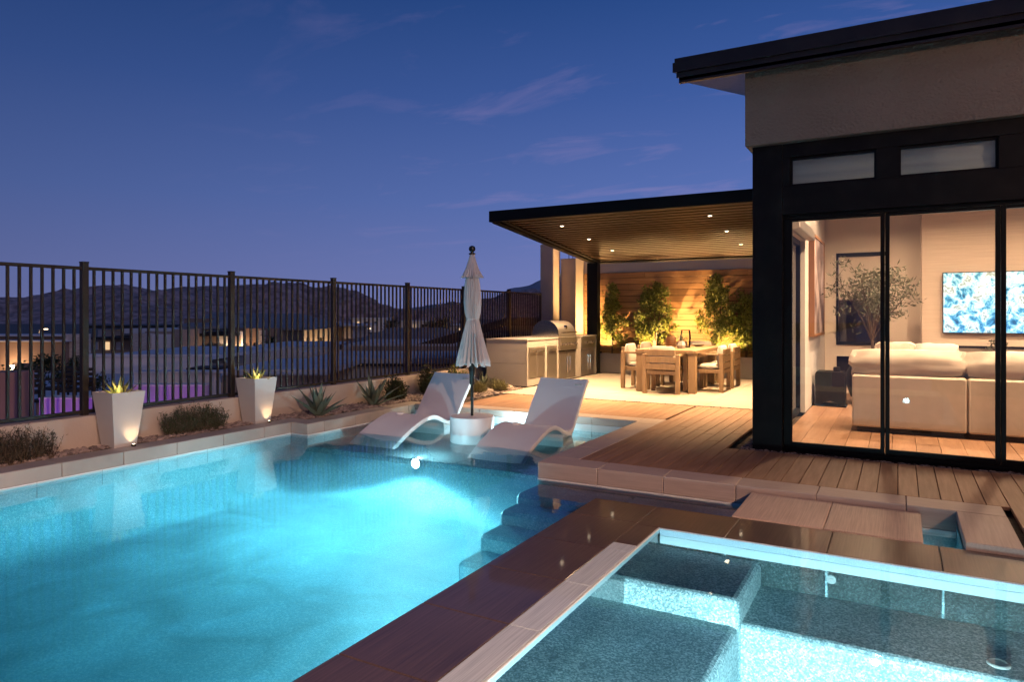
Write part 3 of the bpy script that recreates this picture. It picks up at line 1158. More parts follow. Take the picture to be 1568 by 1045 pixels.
# ---- lamps in the ceiling and eaves
def ceiling_lamp(x, y, z, power, name='ceiling_light', lab=None, group=None, col=WARM2, spot=None, target=None, lens='lamp', r=.05, cat='ceiling light', drop=.012):
    o = empty(name, (x, y, z))
    tag(o, lab, cat, group)
    G().lathe(x, y, [(r * 1.35, z), (r * 1.35, z - .008), (r * 1.02, z - .01)], 16).build('trim_ring', 'planter' if z > 3.3 else 'frame', o)
    G().lathe(x, y, [(r, z - .0105), (r, z - .0115)], 16).build('lens', lens, o)
    if spot:
        light('SPOT', (x, y, z - .03), power, col, .04, (x, y, 0) if target is None else target, spot, .7, parent=o)
    else:
        light('AREA', (x, y, z - .03), power, col, .16, (x, y, 0) if target is None else target, parent=o, spread=150)
    return o


il = [(-.2, 8.9), (1.6, 8.9), (3.4, 8.9), (-.3, 11.2), (1.5, 11.2), (3.3, 11.2)]
IL = ['by the doors, left', 'by the doors, middle', 'by the doors, right', 'before the rear window', 'before the television', 'before the far right wall']
EL = ['nearest the camera side', 'in the middle of the wing', 'nearest the glass doors']
for i, (x, y) in enumerate(il):
    ceiling_lamp(x, y, 3.498, 128, lab='round recessed downlight in the living room ceiling, ' + IL[i], group='recessed living room downlights', col=(1, .66, .40))
for i, (x, y) in enumerate([(4.2, -3.5), (4.2, 0.0), (4.2, 3.2)]):  # out-of-view lamps added for warm light on yard and stucco
    ceiling_lamp(x, y, 3.598, 2700 if i < 2 else 420, 'added_eave_light', 'added round downlight under the unseen side wing eave, ' + EL[i], 'added eave downlights', (1, .58, .36), r=.06, spot=85 if i < 2 else 135, target=(-2.5, y + 1.2, -.2) if i < 2 else (0, 6.2, 1))

# ---- interior furniture
sf = tag(empty('sectional_sofa', (-.5, 9.17, 0)), 'long cream linen sofa seen from behind through the glass doors', 'sofa')


def cushion(x0, x1, y0, y1, z0, z1, puff=.05, seed=0, nx=12, ny=6, nz=6):
    """soft box with pinched corners"""
    bm = bmesh.new()
    bmesh.ops.create_cube(bm, size=2)
    bmesh.ops.subdivide_edges(bm, edges=bm.edges[:], cuts=7, use_grid_fill=True)
    c = Vector(((x0 + x1) / 2, (y0 + y1) / 2, (z0 + z1) / 2))
    h = Vector(((x1 - x0) / 2, (y1 - y0) / 2, (z1 - z0) / 2))
    for v in bm.verts:
        p = v.co.copy()
        # round off
        q = Vector((p.x * math.sqrt(max(0, 1 - p.y * p.y * .12 - p.z * p.z * .12)), p.y * math.sqrt(max(0, 1 - p.x ** 8 * .45 - p.z ** 4 * .45)), p.z * math.sqrt(max(0, 1 - p.x ** 8 * .2 - p.y ** 4 * .40))))
        n = noise.noise(Vector((p.x * 2.2 + seed * 7, p.y * 2 + seed, p.z * 2)))
        q *= 1 + n * puff
        v.co = Vector((c.x + q.x * h.x, c.y + q.y * h.y, c.z + q.z * h.z))
    bm.verts.index_update()
    g = G()
    g.add([v.co[:] for v in bm.verts], [[v.index for v in f.verts] for f in bm.faces])
    bm.free()
    return g


sbx = [(-.5, .66), (.665, 1.82), (1.825, 2.98)]
for i, (a, b) in enumerate(sbx):
    G().box(a, b - .004, 9.17, 9.36, .07, .685, .02).build('back_frame', 'sofa', sf)
    G().box(a, b - .004, 9.362, 10.15, .07, .34, .02).build('seat_base', 'sofa', sf)
    cushion(a + .01, b - .01, 9.37, 10.2, .33, .52, .02, i).build('seat_cushion', 'sofa', sf, smooth=True)
    cushion(a - .03, b - .0, 9.19, 9.50, .62, .985, .085, i + 5).build('back_cushion', 'sofa', sf, smooth=True)
G().box(-.45, 2.9, 9.25, 10.05, .003, .068).build('plinth', 'darkwood', sf)
o = tag(cushion(-.28, .18, 9.62, 9.84, .60, 1.06, .06, 21).build('round_pillow', 'sofa', smooth=True), 'rounded cream pillow peeking above the sofa back at left', 'pillow')
o = tag(cushion(.12, .62, 9.66, 9.86, .62, 1.05, .06, 25).build('square_pillow', 'cushion', smooth=True), 'pale square pillow standing behind the sofa back near the mullion', 'pillow')
# black box table
bt = tag(empty('side_table', (-.92, 11.6, 0)), 'small black box side table standing by the left living room wall', 'side table')
prof = [(-1.13, .03), (-1.13, .50), (-1.11, .53), (-.74, .53), (-.72, .50), (-.72, .03), (-.80, .03), (-.84, .07), (-.92, .09), (-1.0, .07), (-1.04, .03)]
G().extrude(prof, 11.45, 11.83, 'Y').build('body', 'darkwood', bt)
G().box(-1.15, -.70, 11.44, 11.84, .004, .028).build('base', 'darkwood', bt)
cp2 = tag(G().lathe(-.84, 11.6, [(.045, .532), (.05, .56), (.045, .60), (.04, .60)], 14).build('coaster_cup', 'darkwood', smooth=True), 'small dark cup on top of the black side table', 'cup')
# olive tree
def leaf_quads(g, c, n, rad, L, Wd, rnd, up=.3, flat=.6):
    for _ in range(n):
        d = Vector((rnd.gauss(0, 1), rnd.gauss(0, 1), rnd.gauss(0, 1)))
        if d.length < 1e-3: continue
        d.normalize()
        p = c + d * rad * (rnd.random() ** .45)
        a = Vector((rnd.gauss(0, 1), rnd.gauss(0, 1), rnd.gauss(up, .7))).normalized()
        b = a.cross(Vector((rnd.gauss(0, 1), rnd.gauss(0, 1), rnd.gauss(0, 1)))).normalized()
        l = L * rnd.uniform(.7, 1.3)
        w = Wd * rnd.uniform(.7, 1.3)
        nrm = a.cross(b) * w * .35
        g.add([p, p + a * l * .45 + b * w + nrm, p + a * l, p + a * l * .45 - b * w + nrm], [(0, 1, 2), (0, 2, 3)])


def branchy(root, x, y, z0, ztop, spread, nb, r0, m, rnd, lean=0):
    """trunk + branches; returns tips"""
    g = G()
    tips = []
    base = Vector((x, y, z0))
    split = z0 + (ztop - z0) * .28
    g.tube([base, (x + .02, y, (z0 + split) / 2), (x + rnd.uniform(-.03, .03), y, split)], [r0, r0 * .85, r0 * .7], 7)
    for i in range(nb):
        a = 2 * PI * i / nb + rnd.uniform(-.4, .4)
        s = spread * rnd.uniform(.35, 1)
        zt = split + (ztop - split) * rnd.uniform(.55, 1.0)
        p1 = Vector((x + math.cos(a) * s * .35, y + math.sin(a) * s * .35, split + (zt - split) * .4))
        p2 = Vector((x + math.cos(a) * s, y + math.sin(a) * s, zt))
        g.tube([(x, y, split - .02), p1, p2], [r0 * .5, r0 * .35, r0 * .12], 5)
        pts = [p1.lerp(p2, t) for t in (.2, .5, .8, 1)]
        for p in pts:
            tips.append(p)
            for _ in range(2):
                q = p + Vector((rnd.gauss(0, 1), rnd.gauss(0, 1), rnd.gauss(.3, .7))).normalized() * spread * rnd.uniform(.2, .45)
                g.tube([p, q], [r0 * .14, r0 * .06], 4)
                tips.append(q)
    g.build('trunk', m, root)
    return tips


rnd = random.Random(11)
ot = tag(empty('olive_tree', (-.38, 12.1, 0)), 'indoor olive tree in a round dark pot behind the sofa', 'tree')
G().lathe(-.38, 12.1, [(.16, .01), (.30, .12), (.37, .32), (.36, .5), (.27, .66), (.22, .70), (.20, .70), (.20, .66)], 28).build('pot', 'darkwood', ot, smooth=True)
tips = branchy(ot, -.38, 12.1, .62, 2.05, .58, 9, .03, 'bark', rnd)
g = G()
for p in tips:
    # slender leaves along each tip
    leaf_quads(g, p, 19, .13, .09, .012, rnd, .5)
g.build('foliage', 'leafolive', ot)
# television
tv = tag(empty('television', (1.45, 13.15, 1.6)), 'large flat television on the living room wall showing blue and white waves', 'television')
G().box(.60, 2.32, 13.12, 13.165, 1.10, 2.08, .004).build('housing', 'frame', tv)
G().box(.612, 2.308, 13.115, 13.119, 1.112, 2.068).build('screen', 'tv', tv)
light('AREA', (1.45, 13.08, 1.6), 10, (.75, .95, 1), 1.6, (1.45, 10, 1.5), size_y=.9, parent=tv)
fp = tag(empty('linear_fireplace', (1.6, 13.2, .5)), 'long black linear fireplace below the television', 'fireplace')
G().box(.73, 2.6, 13.17, 13.199, .86, .90).box(.73, 2.6, 13.17, 13.199, .40, .44).box(.73, .77, 13.17, 13.199, .44, .86).build('surround', 'frame', fp)
G().box(.77, 2.6, 13.19, 13.196, .44, .86).build('glass', 'steelgloss', fp)
G().box(.77, 2.6, 13.175, 13.189, .46, .56).build('ember_bed', 'darkgravel', fp)
ar = tag(empty('wall_art', (-1.15, 11.9, 1.7)), 'tall canvas with deep oak frame on the left living room wall', 'picture')
G().box(-1.178, -1.10, 11.05, 11.10, 1.07, 2.60).box(-1.178, -1.10, 12.62, 12.67, 1.07, 2.60).box(-1.178, -1.10, 11.10, 12.62, 1.07, 1.11).box(-1.178, -1.10, 11.10, 12.62, 2.56, 2.60).build('frame', 'frame_oak', ar)
G().box(-1.17, -1.112, 11.10, 12.62, 1.11, 2.56).build('canvas', 'art', ar)
# little plant on a console at right
rnd = random.Random(5)
pp = tag(empty('table_plant', (1.25, 12.4, .75)), 'small twiggy plant on a low console under the television', 'plant')
g = G()
for i in range(7):
    a = rnd.uniform(0, 6.28)
    g.tube([(1.25, 12.4, .60), (1.25 + .05 * math.cos(a), 12.4 + .05 * math.sin(a), .85), (1.25 + .12 * math.cos(a), 12.4 + .12 * math.sin(a), 1.0)], .004, 4)
g.build('stem', 'bark', pp)
g = G()
leaf_quads(g, Vector((1.25, 12.4, .92)), 120, .15, .06, .012, rnd)
g.build('foliage', 'leafolive', pp)
ct = tag(empty('console', (1.3, 12.4, 0)), 'low dark console in the living room behind the sofa', 'console')
G().box(1.0, 2.4, 12.2, 12.55, .50, .55).build('top', 'darkwood', ct)
for x in (1.03, 2.33):
    G().box(x, x + .04, 12.22, 12.53, .004, .499).build('leg', 'darkwood', ct)
G().lathe(1.25, 12.4, [(.04, .551), (.055, .60), (.045, .66)], 14).build('pot', 'planter', pp, smooth=True)

# ================================================================== PERGOLA
pg = tag(empty('pergola', (-6.38, 10.5, 0)), 'black metal pergola with brown slatted ceiling and small downlights over the patio', 'pergola')
PS = -.096


def pz(y, z):
    return z + (y - 10.5) * PS


def sloped(g, x0, x1, y0, y1, z0, z1):
    vs = []
    for zb in (z0, z1):
        for y in (y0, y1):
            for x in (x0, x1):
                vs.append((x, y, pz(y, zb)))
    return g.add(vs, [(0, 2, 3, 1), (4, 5, 7, 6), (0, 1, 5, 4), (2, 6, 7, 3), (0, 4, 6, 2), (1, 3, 7, 5)])


G().box(-6.38, -1.352, 10.50, 10.62, 3.05, 3.243, .004).build('front_beam', 'frame', pg)
sloped(G(), -6.38, -6.24, 10.622, 15.08, 3.05, 3.24).build('side_beam', 'frame', pg)
sloped(G(), -6.18, -6.10, 10.622, 15.08, 3.06, 3.16).build('inner_beam', 'frame', pg)
sloped(G(), -6.24, -1.352, 15.082, 15.22, 3.05, 3.24).build('rear_beam', 'frame', pg)
sloped(G(), -6.24, -1.352, 10.622, 15.08, 3.19, 3.22).build('roof_panel', 'frame', pg)
G().box(-6.46, -6.20, 15.10, 15.30, 0, 2.62, .005).build('post', 'frame', pg)
sm = None
k = 0
y = 10.66
me = G().add([(x, yy, z + yy * PS) for z in (0, .012) for yy in (0, .09) for x in (0, 4.74)], [(0, 2, 3, 1), (4, 5, 7, 6), (0, 1, 5, 4), (2, 6, 7, 3), (0, 4, 6, 2), (1, 3, 7, 5)]).mesh('slat')
me.materials.append(M['slat'])
while y < 15.0:
    piece('slat', me, pg, (-6.10, y, pz(y, 3.085)))
    y += .18
for x in (-5.32, -2.68):
    for y in (11.3, 12.54, 13.8):
        z = pz(y, 3.08)
        o = G().lathe(x, y, [(.045, z + .02), (.045, z - .004), (.03, z - .005)], 14).build('downlight', 'planter', pg)
        G().lathe(x, y, [(.03, z - .006), (.03, z - .007)], 12).build('lens', 'lamp', o)
        light('SPOT', (x, y, z - .03), 860, WARM, .03, (x - .25, y - .5, 0), 100, .8, parent=pg)

# ================================================================== PATIO SURROUND
col = tag(G().box(-7.78, -7.42, 15.26, 15.66, -.3, 3.14, .01).build('stucco_column', 'wallstucco'), 'tall pinkish stucco column at the far end of the fence', 'column')
pw = tag(empty('patio_back_wall', (-4.5, 16.2, 0)), 'white stucco wall behind the cedar boards of the patio', 'wall')
G().box(-7.6, -1.35, 16.18, 16.4, -.3, 2.82, .008).build('wall_panel', 'whitest', pw)
G().box(-7.415, -7.0, 15.67, 16.17, -.3, 2.80, .008).build('wall_return', 'wallstucco', pw)
tag(G().box(-7.45, -6.3, 16.42, 16.44, 2.84, 3.3).build('wall_rail', 'eave'), 'small dark railing above the white wall at the pergola corner', 'railing') if False else None
rl = tag(empty('upper_railing', (-6.9, 16.5, 2.82)), 'small dark picket railing standing above the white wall beside the column', 'railing')
G().box(-7.5, -6.0, 16.28, 16.31, 3.22, 3.26).build('rail', 'bronze', rl)
x = -7.48
while x < -6.0:
    piece('picket', pk2, rl, (x, 16.295, 2.82)) if False else G().box(x, x + .014, 16.288, 16.302, 2.82, 3.22).build('picket', 'bronze', rl)
    x += .11
cw = tag(empty('cedar_wall', (-4.2, 16.1, .4)), 'horizontal cedar board wall glowing amber behind the patio trees', 'wall')
z = .40
row = 0
while z < 2.40:
    z1 = min(z + .146, 2.455)
    off = [0, .9, 1.7, .5][row % 4]
    xs_ = [-6.98]
    x = -6.98 + off + .7
    while x < -1.4:
        xs_.append(x); x += 2.4
    xs_.append(-1.36)
    for a, b in zip(xs_[:-1], xs_[1:]):
        if b - a > .05: tile_piece('board', cw, a + .0015, b - .0015, 16.12, 16.145, z, z1 - .009, 'cedar', .003)
    z += .146
    row += 1
G().box(-6.98, -1.36, 16.146, 16.176, .4, 2.44).build('backing', 'darkwood', cw)
pb = tag(empty('raised_planter', (-3.8, 15.8, 0)), 'long low white raised planter along the cedar wall', 'planter')
for a, b in cuts(-6.34, -1.355, 1.66, .003):
    tile_piece('front_panel', pb, a, b, 15.62, 15.69, 0, .462, 'planter', .004)
G().box(-6.34, -6.27, 15.692, 16.10, 0, .46).build('end_panel', 'planter', pb)
G().box(-6.268, -1.355, 15.692, 16.10, .30, .42).build('soil', 'soil', pb)


def tree(x, y, z0, ztop, half, nb, n_leaf, leafL, label, seed, m='leaflaurel', rad=.15, name='laurel_tree', group=None, r0=.022, wd=.5):
    rnd = random.Random(seed)
    o = tag(empty(name, (x, y, z0)), label, 'tree', group)
    H = ztop - z0
    g = G()
    gt = G()
    lead = []
    for k in range(3):
        lead.append((rnd.uniform(-.4, .4) * half, rnd.uniform(-.3, .3) * half, H * rnd.uniform(.8, 1)))
    lead[0] = (rnd.uniform(-.1, .1) * half, 0, H)
    for (ax, ay, az) in lead:
        gt.tube([(x, y, z0 - .02), (x + ax * .3, y + ay * .3, z0 + az * .35), (x + ax, y + ay, z0 + az * .97)], [r0, r0 * .7, r0 * .2], 6)
    for c in range(nb * 9):
        t = .14 + .86 * rnd.random() ** .9
        ax, ay, az = lead[rnd.randrange(3)]
        if t * H > az: t = az / H * rnd.random()
        prof = (.55 + .55 * math.sin(PI * min(1, t * 1.15 + .12))) * (1 - t ** 4 * .75)
        cx_, cy_, cz_ = x + ax * t, y + ay * t, z0 + H * (.06 + .92 * t)
        a = rnd.uniform(0, 6.28)
        rr = half * prof * rnd.uniform(.25, .95) * (1 - abs(ax) / half * .5)
        p = Vector((cx_ + rr * math.cos(a), min(cy_ + rr * .55 * math.sin(a), 16.04), cz_))
        gt.tube([(cx_, cy_, cz_ - .1), p], [.006, .002], 4)
        leaf_quads(g, p, int(n_leaf * 1.3 * rnd.uniform(.7, 1.3)), rad * rnd.uniform(.6, 1.1), leafL, leafL * wd * .5, rnd, .5)
    gt.build('trunk', 'bark', o)
    g.build('foliage', m, o)
    return o


tree(-6.12, 15.86, .42, 2.12, .36, 7, 42, .072, 'narrow uplit laurel tree beside the black pergola post', 31)
tree(-5.05, 15.86, .42, 2.15, .58, 9, 42, .072, 'uplit laurel tree in the raised planter behind the left end of the dining table', 32)
tree(-3.62, 15.86, .42, 2.25, .52, 9, 44, .072, 'tallest uplit laurel tree in the raised planter behind the right end of the dining table', 33)
tree(-2.98, 15.9, .42, 2.0, .48, 8, 40, .072, 'rightmost laurel tree in the raised planter, spreading next to the dark pillar', 34)


def shrub(name, x, y, z0, rx, ry, h, n, L, m, label, seed, cat='shrub', twigs=40, group=None, wd=.35, up=.7):
    rnd = random.Random(seed)
    o = tag(empty(name, (x, y, z0)), label, cat, group)
    g = G()
    gl = G()
    for _ in range(twigs):
        a = rnd.uniform(0, 2 * PI)
        rr = math.sqrt(rnd.random())
        bx, by = x + rx * .6 * rr * math.cos(a), y + ry * .75 * rr * math.sin(a)
        tz = z0 + h * rnd.uniform(.55, 1.08) * (1 - .35 * rr)
        tx_, ty_ = bx + rx * .45 * rnd.gauss(0, .6), by + ry * .25 * rnd.gauss(0, .6)
        p0, p1 = Vector((bx, by, z0)), Vector((tx_, ty_, tz))
        pm = p0.lerp(p1, .5) + Vector((rnd.gauss(0, .015), rnd.gauss(0, .015), 0))
        g.tube([p0, pm, p1], [.004, .003, .0015], 4)
        k = max(3, n // twigs)
        for i in range(k):
            t = rnd.uniform(.15, 1.02)
            p = (p0.lerp(pm, t * 2) if t < .5 else pm.lerp(p1, t * 2 - 1))
            leaf_quads(gl, p, 1, .02, L, L * wd * .5, rnd, up)
    g.build('stem', 'bark', o)
    gl.build('foliage', m, o)
    return o


shrub('low_shrub', -5.62, 15.84, .42, .28, .18, .30, 1500, .05, 'leafdark', 'dark low shrub in the raised planter left of the dining table', 41)
shrub('low_shrub', -2.55, 15.80, .42, .30, .16, .34, 1500, .05, 'leafdark', 'dark low shrub in the raised planter beside the dark pillar', 42)
shrub('low_shrub', -4.35, 15.80, .42, .25, .15, .22, 1000, .05, 'leafdark', 'low shrub in the raised planter hidden partly by the table lanterns', 43)
for (x, y, tx_, lab, pwr) in ((-6.40, 15.80, -6.35, 'small uplight in the raised planter beside the pergola post', 24), (-5.05, 15.74, -5.0, 'small uplight under the middle laurel tree', 32),
                         (-3.35, 15.74, -3.3, 'small uplight under the tallest laurel tree', 46), (-2.6, 15.86, -2.6, 'small uplight in the raised planter next to the pillar', 14), (-4.2, 15.86, -4.2, 'small uplight between the laurel trees behind the dining table', 14)):
    o = tag(empty('uplight', (x, y, .42)), lab, 'garden light')
    G().lathe(x, y, [(.03, .42), (.035, .50), (.028, .50), (.026, .49)], 12).build('housing', 'frame', o)
    G().lathe(x, y, [(.026, .494), (.026, .496)], 12).build('lens', 'lamp', o)
    light('SPOT', (x, y, .52), pwr * 40, (1, .56, .2), .02, (tx_, y + .22, 2.0), 130, .8, parent=o)

# ================================================================== OUTDOOR KITCHEN
IX0, IX1, IY0, IY1, IZ = -7.13, -6.22, 11.65, 15.12, .925
ki = tag(empty('outdoor_kitchen', ((IX0 + IX1) / 2, (IY0 + IY1) / 2, 0)), 'pale porcelain clad barbecue island with steel doors and drawers', 'outdoor kitchen')
for z0, z1 in ((.02, .448), (.452, .895)):
    tile_piece('end_panel', ki, IX0, IX1 - .022, IY0, IY0 + .02, z0, z1, 'counter', .002)
    G().box(IX0, IX0 + .02, IY0 + .022, IY1, z0, z1).build('rear_panel', 'counter', ki)
G().box(IX0 + .05, IX1 - .06, IY0 + .05, IY1 - .03, 0, .89).build('carcass', 'soil', ki)
# front face pieces round the openings
FZ = IX1


def face(y0, y1, z0, z1):
    G().box(FZ - .02, FZ, y0, y1, z0, z1, .0015).build('front_panel', 'counter', ki)


face(IY0, 11.70, .02, .895)
face(11.702, 12.398, .76, .895); face(11.702, 12.398, .02, .16)
face(12.40, 12.50, .02, .895)
face(12.502, 12.958, .76, .895); face(12.502, 12.958, .02, .055)
face(12.96, 13.05, .02, .895)
face(13.90, 14.20, .02, .895)
face(13.052, 13.898, .02, .05)
face(14.98, IY1, .02, .895)
face(14.202, 14.978, .61, .645); face(14.202, 14.978, .02, .04)
G().box(IX0 - .01, IX1 + .012, IY0 - .012, 13.03, .897, IZ, .003).box(IX0 - .01, -6.86, 13.032, 13.92, .897, IZ).box(IX0 - .01, IX1 + .012, 13.922, IY1 + .01, .897, IZ, .003).build('countertop', 'countertop', ki)


def handle(par, y0, y1, z, vert=False):
    g = G()
    x = FZ + .035
    if vert:
        g.tube([(FZ + .006, z, y0 + .03), (x, z, y0 + .03)], .005, 6) if False else None
        g.tube([(x, z, y0), (x, z, y1)], .012, 8)
        g.tube([(FZ + .004, z, y0 + .03), (x, z, y0 + .03)], .005, 6)
        g.tube([(FZ + .004, z, y1 - .03), (x, z, y1 - .03)], .005, 6)
    else:
        g.tube([(x, y0, z), (x, y1, z)], .012, 8)
        g.tube([(FZ + .004, y0 + .03, z), (x, y0 + .03, z)], .005, 6)
        g.tube([(FZ + .004, y1 - .03, z), (x, y1 - .03, z)], .005, 6)
    g.build('handle', 'steelgloss', par, smooth=True)


def steel_door(name, y0, y1, z0, z1, hz=None, hv=None):
    d = G().box(FZ - .015, FZ + .008, y0 + .004, y1 - .004, z0 + .004, z1 - .004, .004).build(name, 'steel', ki)
    G().box(FZ + .0085, FZ + .0125, y0 + .03, y1 - .03, z0 + .03, z1 - .03, .002).build('inset_panel', 'steel', d)
    if hz is not None: handle(d, y0 + .08, y1 - .08, hz)
    if hv is not None: handle(d, z0 + .12, z1 - .12, hv, True)


steel_door('access_door', 11.702, 12.048, .162, .758, .68)
steel_door('access_door', 12.050, 12.398, .162, .758, .68)
steel_door('trash_door', 12.502, 12.958, .057, .758, .68)
steel_door('drawer', 13.052, 13.47, .052, .62, None, 13.41)
steel_door('drawer', 13.474, 13.898, .052, .62, None, 13.54)
steel_door('drawer', 14.202, 14.588, .042, .608, None, 14.53)
steel_door('drawer', 14.592, 14.978, .042, .608, None, 14.65)
# side burner control box
sb = G().box(FZ - .02, FZ + .02, 14.202, 14.978, .648, .893, .004).build('side_burner', 'steel', ki)
for y in (14.45, 14.74):
    g = G()
    g.ring([[(xx, y + r * math.cos(2 * PI * i / 14), .77 + r * math.sin(2 * PI * i / 14)) for i in range(14)] for r, xx in ((.03, FZ + .021), (.028, FZ + .055), (.02, FZ + .058))])
    g.build('knob', 'steelgloss', sb)
bq = tag(empty('barbecue_grill', (-6.5, 13.46, .9)), 'built in stainless barbecue with closed curved hood on the island', 'barbecue')
hp = [(-6.84, .93)]
for k in range(13):
    a = PI * (1 - k / 12) * .98
    hp.append((-6.53 + .30 * math.cos(a), .985 + .285 * math.sin(a)))
hp += [(-6.215, .93)]
G().extrude(hp, 13.05, 13.90, 'Y').build('hood', 'steel', bq, smooth=True)
for y0, y1 in ((13.035, 13.05), (13.90, 13.915)):
    G().extrude([(a - .008 if a < -6.5 else a + .008, z + (.008 if z > .94 else 0)) for a, z in hp], y0, y1, 'Y').build('hood_end', 'steelgloss', bq)
g = G().tube([(-6.15, 13.12, 1.02), (-6.15, 13.83, 1.02)], .012, 8)
g.tube([(-6.21, 13.16, 1.02), (-6.15, 13.16, 1.02)], .008, 6).tube([(-6.21, 13.79, 1.02), (-6.15, 13.79, 1.02)], .008, 6)
g.build('handle', 'steelgloss', bq, smooth=True)
G().box(-6.24, -6.175, 13.04, 13.91, .645, .925, .006).build('control_panel', 'steel', bq)
for i in range(5):
    y = 13.14 + i * .168
    g = G()
    g.ring([[(xx, y + r * math.cos(2 * PI * k / 14), .77 + r * math.sin(2 * PI * k / 14)) for k in range(14)] for r, xx in ((.036, -6.174), (.036, -6.165), (.026, -6.16), (.024, -6.135), (.016, -6.132))])
    g.build('knob', 'steelgloss', bq)
G().lathe(-6.5, 13.46, [(.001, .0)], 3) if False else None
g = G()
g.ring([[(-6.235 - .0 + 0.0 + xx, 13.46 + r * math.cos(2 * PI * k / 16), 1.13 + r * math.sin(2 * PI * k / 16)) for k in range(16)] for r, xx in ((.04, -.04), (.04, .005), (.03, .01))])
g.build('thermometer', 'steelgloss', bq)

# ================================================================== DINING SET
tb = tag(empty('dining_table', (-3.66, 13.27, 0)), 'long rectangular teak dining table on thick square legs', 'table')
for i in range(6):
    w = 1.10 / 6
    tile_piece('plank', tb, -4.22 + i * w + .001, -4.22 + (i + 1) * w - .001, 12.10, 14.44, .705, .765, 'teak', .003)
for x in (-4.21, -3.255):
    for y in (12.12, 14.29):
        G().box(x, x + .125, y, y + .13, 0, .704, .004).build('leg', 'teak', tb)
G().box(-4.16, -3.18, 12.30, 12.34, .62, .703).box(-4.16, -3.18, 14.20, 14.24, .62, .703).box(-4.16, -4.12, 12.34, 14.2, .62, .703).box(-3.22, -3.18, 12.34, 14.2, .62, .703).build('apron', 'teak', tb)


def make_chair():
    """faces +Y, back at -Y"""
    r = empty('dining_chair')
    def b(name, *a, m='teak', bev=.004, par=None):
        return G().box(*a, bev).build(name, m, par or r, world=False)
    for s in (-1, 1):
        x0, x1 = (s * .33, s * .262) if s > 0 else (-.33, -.262)
        b('leg', x0, x1, -.28, -.21, 0, .70)
        b('leg', x0, x1, .22, .28, 0, .66)
        b('armrest', x0 - .004, x1 + .004, -.205, .29, .662, .70)
    b('seat_frame', -.258, .258, -.27, .27, .34, .41)
    for i in range(3):
        b('back_slat', -.258, .258, -.29, -.262, .43 + i * .122, .535 + i * .122)
    cushion(-.25, .25, -.22, .27, .41, .50, .02, 3).build('seat_cushion', 'cushion', r, smooth=True, world=False)
    cushion(-.24, .24, -.262, -.13, .47, .84, .02, 4).build('back_cushion', 'cushion', r, smooth=True, world=False)
    return r


ch = make_chair()
CH = [(-3.67, 12.13, 0, 'teak armchair at the near end of the dining table, seen from behind'),
      (-4.36, 12.80, -90, 'teak armchair on the left side of the dining table, nearer the pool'),
      (-4.36, 13.70, -90, 'teak armchair on the left side of the dining table, nearer the cedar wall'),
      (-3.02, 12.85, 90, 'teak armchair on the right side of the dining table, nearer the pool'),
      (-3.02, 13.72, 90, 'teak armchair on the right side of the dining table, nearer the cedar wall'),
      (-3.70, 14.55, 180, 'teak armchair at the far end of the dining table by the raised planter')]
for i, (x, y, a, lab) in enumerate(CH):
    o = ch if i == 0 else copy_tree(ch)
    o.location = (x, y, 0)
    o.rotation_euler = (0, 0, R(a))
    tag(o, lab, 'chair', 'teak armchairs round the dining table')
# table pieces
TZ = .765
ln = tag(empty('amber_lantern', (-3.78, 12.85, TZ)), 'short woven amber candle lantern on the dining table', 'lantern')
G().lathe(-3.78, 12.85, [(.085, TZ + .001), (.10, TZ + .06), (.10, TZ + .17), (.08, TZ + .22), (.072, TZ + .22), (.09, TZ + .17), (.09, TZ + .06), (.08, TZ + .02)], 18).build('body', 'frame_oak', ln, smooth=True)
for k in range(5):
    z = TZ + .03 + k * .04
    G().lathe(-3.78, 12.85, [(.101, z), (.104, z + .004), (.101, z + .008)], 18, cap=False).build('ring', 'darkwood', ln)
G().cyl(-3.78, 12.85, TZ + .225, TZ + .235, .075, 14).build('lid', 'darkwood', ln)
pt2 = tag(empty('succulent_pot', (-3.57, 12.80, TZ)), 'white faceted pot with a dark succulent on the dining table', 'potted plant')
G().lathe(-3.57, 12.80, [(.075, TZ + .001), (.09, TZ + .06), (.06, TZ + .14), (.052, TZ + .14), (.052, TZ + .12)], 6).build('pot', 'planter', pt2)


def blade(base, az, L, Wd, elev0, curl, thick=.3, n=6):
    """one pointed fleshy leaf; elev0 start elevation (rad), curl: change of elevation along it"""
    rings = []
    p = Vector(base)
    e = elev0
    side = Vector((-math.sin(az), math.cos(az), 0))
    for i in range(n + 1):
        t = i / n
        w = Wd * (math.sin(PI * min(1, (t * .85 + .18))) ** .7) * (1 - t ** 3) if i < n else .0008
        d = Vector((math.cos(az) * math.cos(e), math.sin(az) * math.cos(e), math.sin(e)))
        up = side.cross(d) * -1
        if up.z < 0: up = -up
        w = max(w, .0008)
        rings.append([p + side * w + up * w * .35, p - up * w * thick * .6, p - side * w + up * w * .35, p + up * w * .04])
        p = p + d * (L / n)
        e += curl / n
    return G().ring(rings)


def agave(root, x, y, z, n, L, Wd, m, rnd, e0=(.5, 1.35), curl=(-.2, -.7), smooth=True):
    for i in range(n):
        t = i / max(1, n - 1)
        az = i * 2.399 + rnd.uniform(-.2, .2)
        e = e0[0] + (e0[1] - e0[0]) * t + rnd.uniform(-.1, .1)
        r = .02 * (1 - t)
        b = blade((x + r * math.cos(az), y + r * math.sin(az), z), az, L * rnd.uniform(.8, 1.1) * (1 - .15 * t), Wd * rnd.uniform(.85, 1.1), e, rnd.uniform(*curl) * (1 - t * .7))
        b.build('leaf', m, root, smooth=smooth)


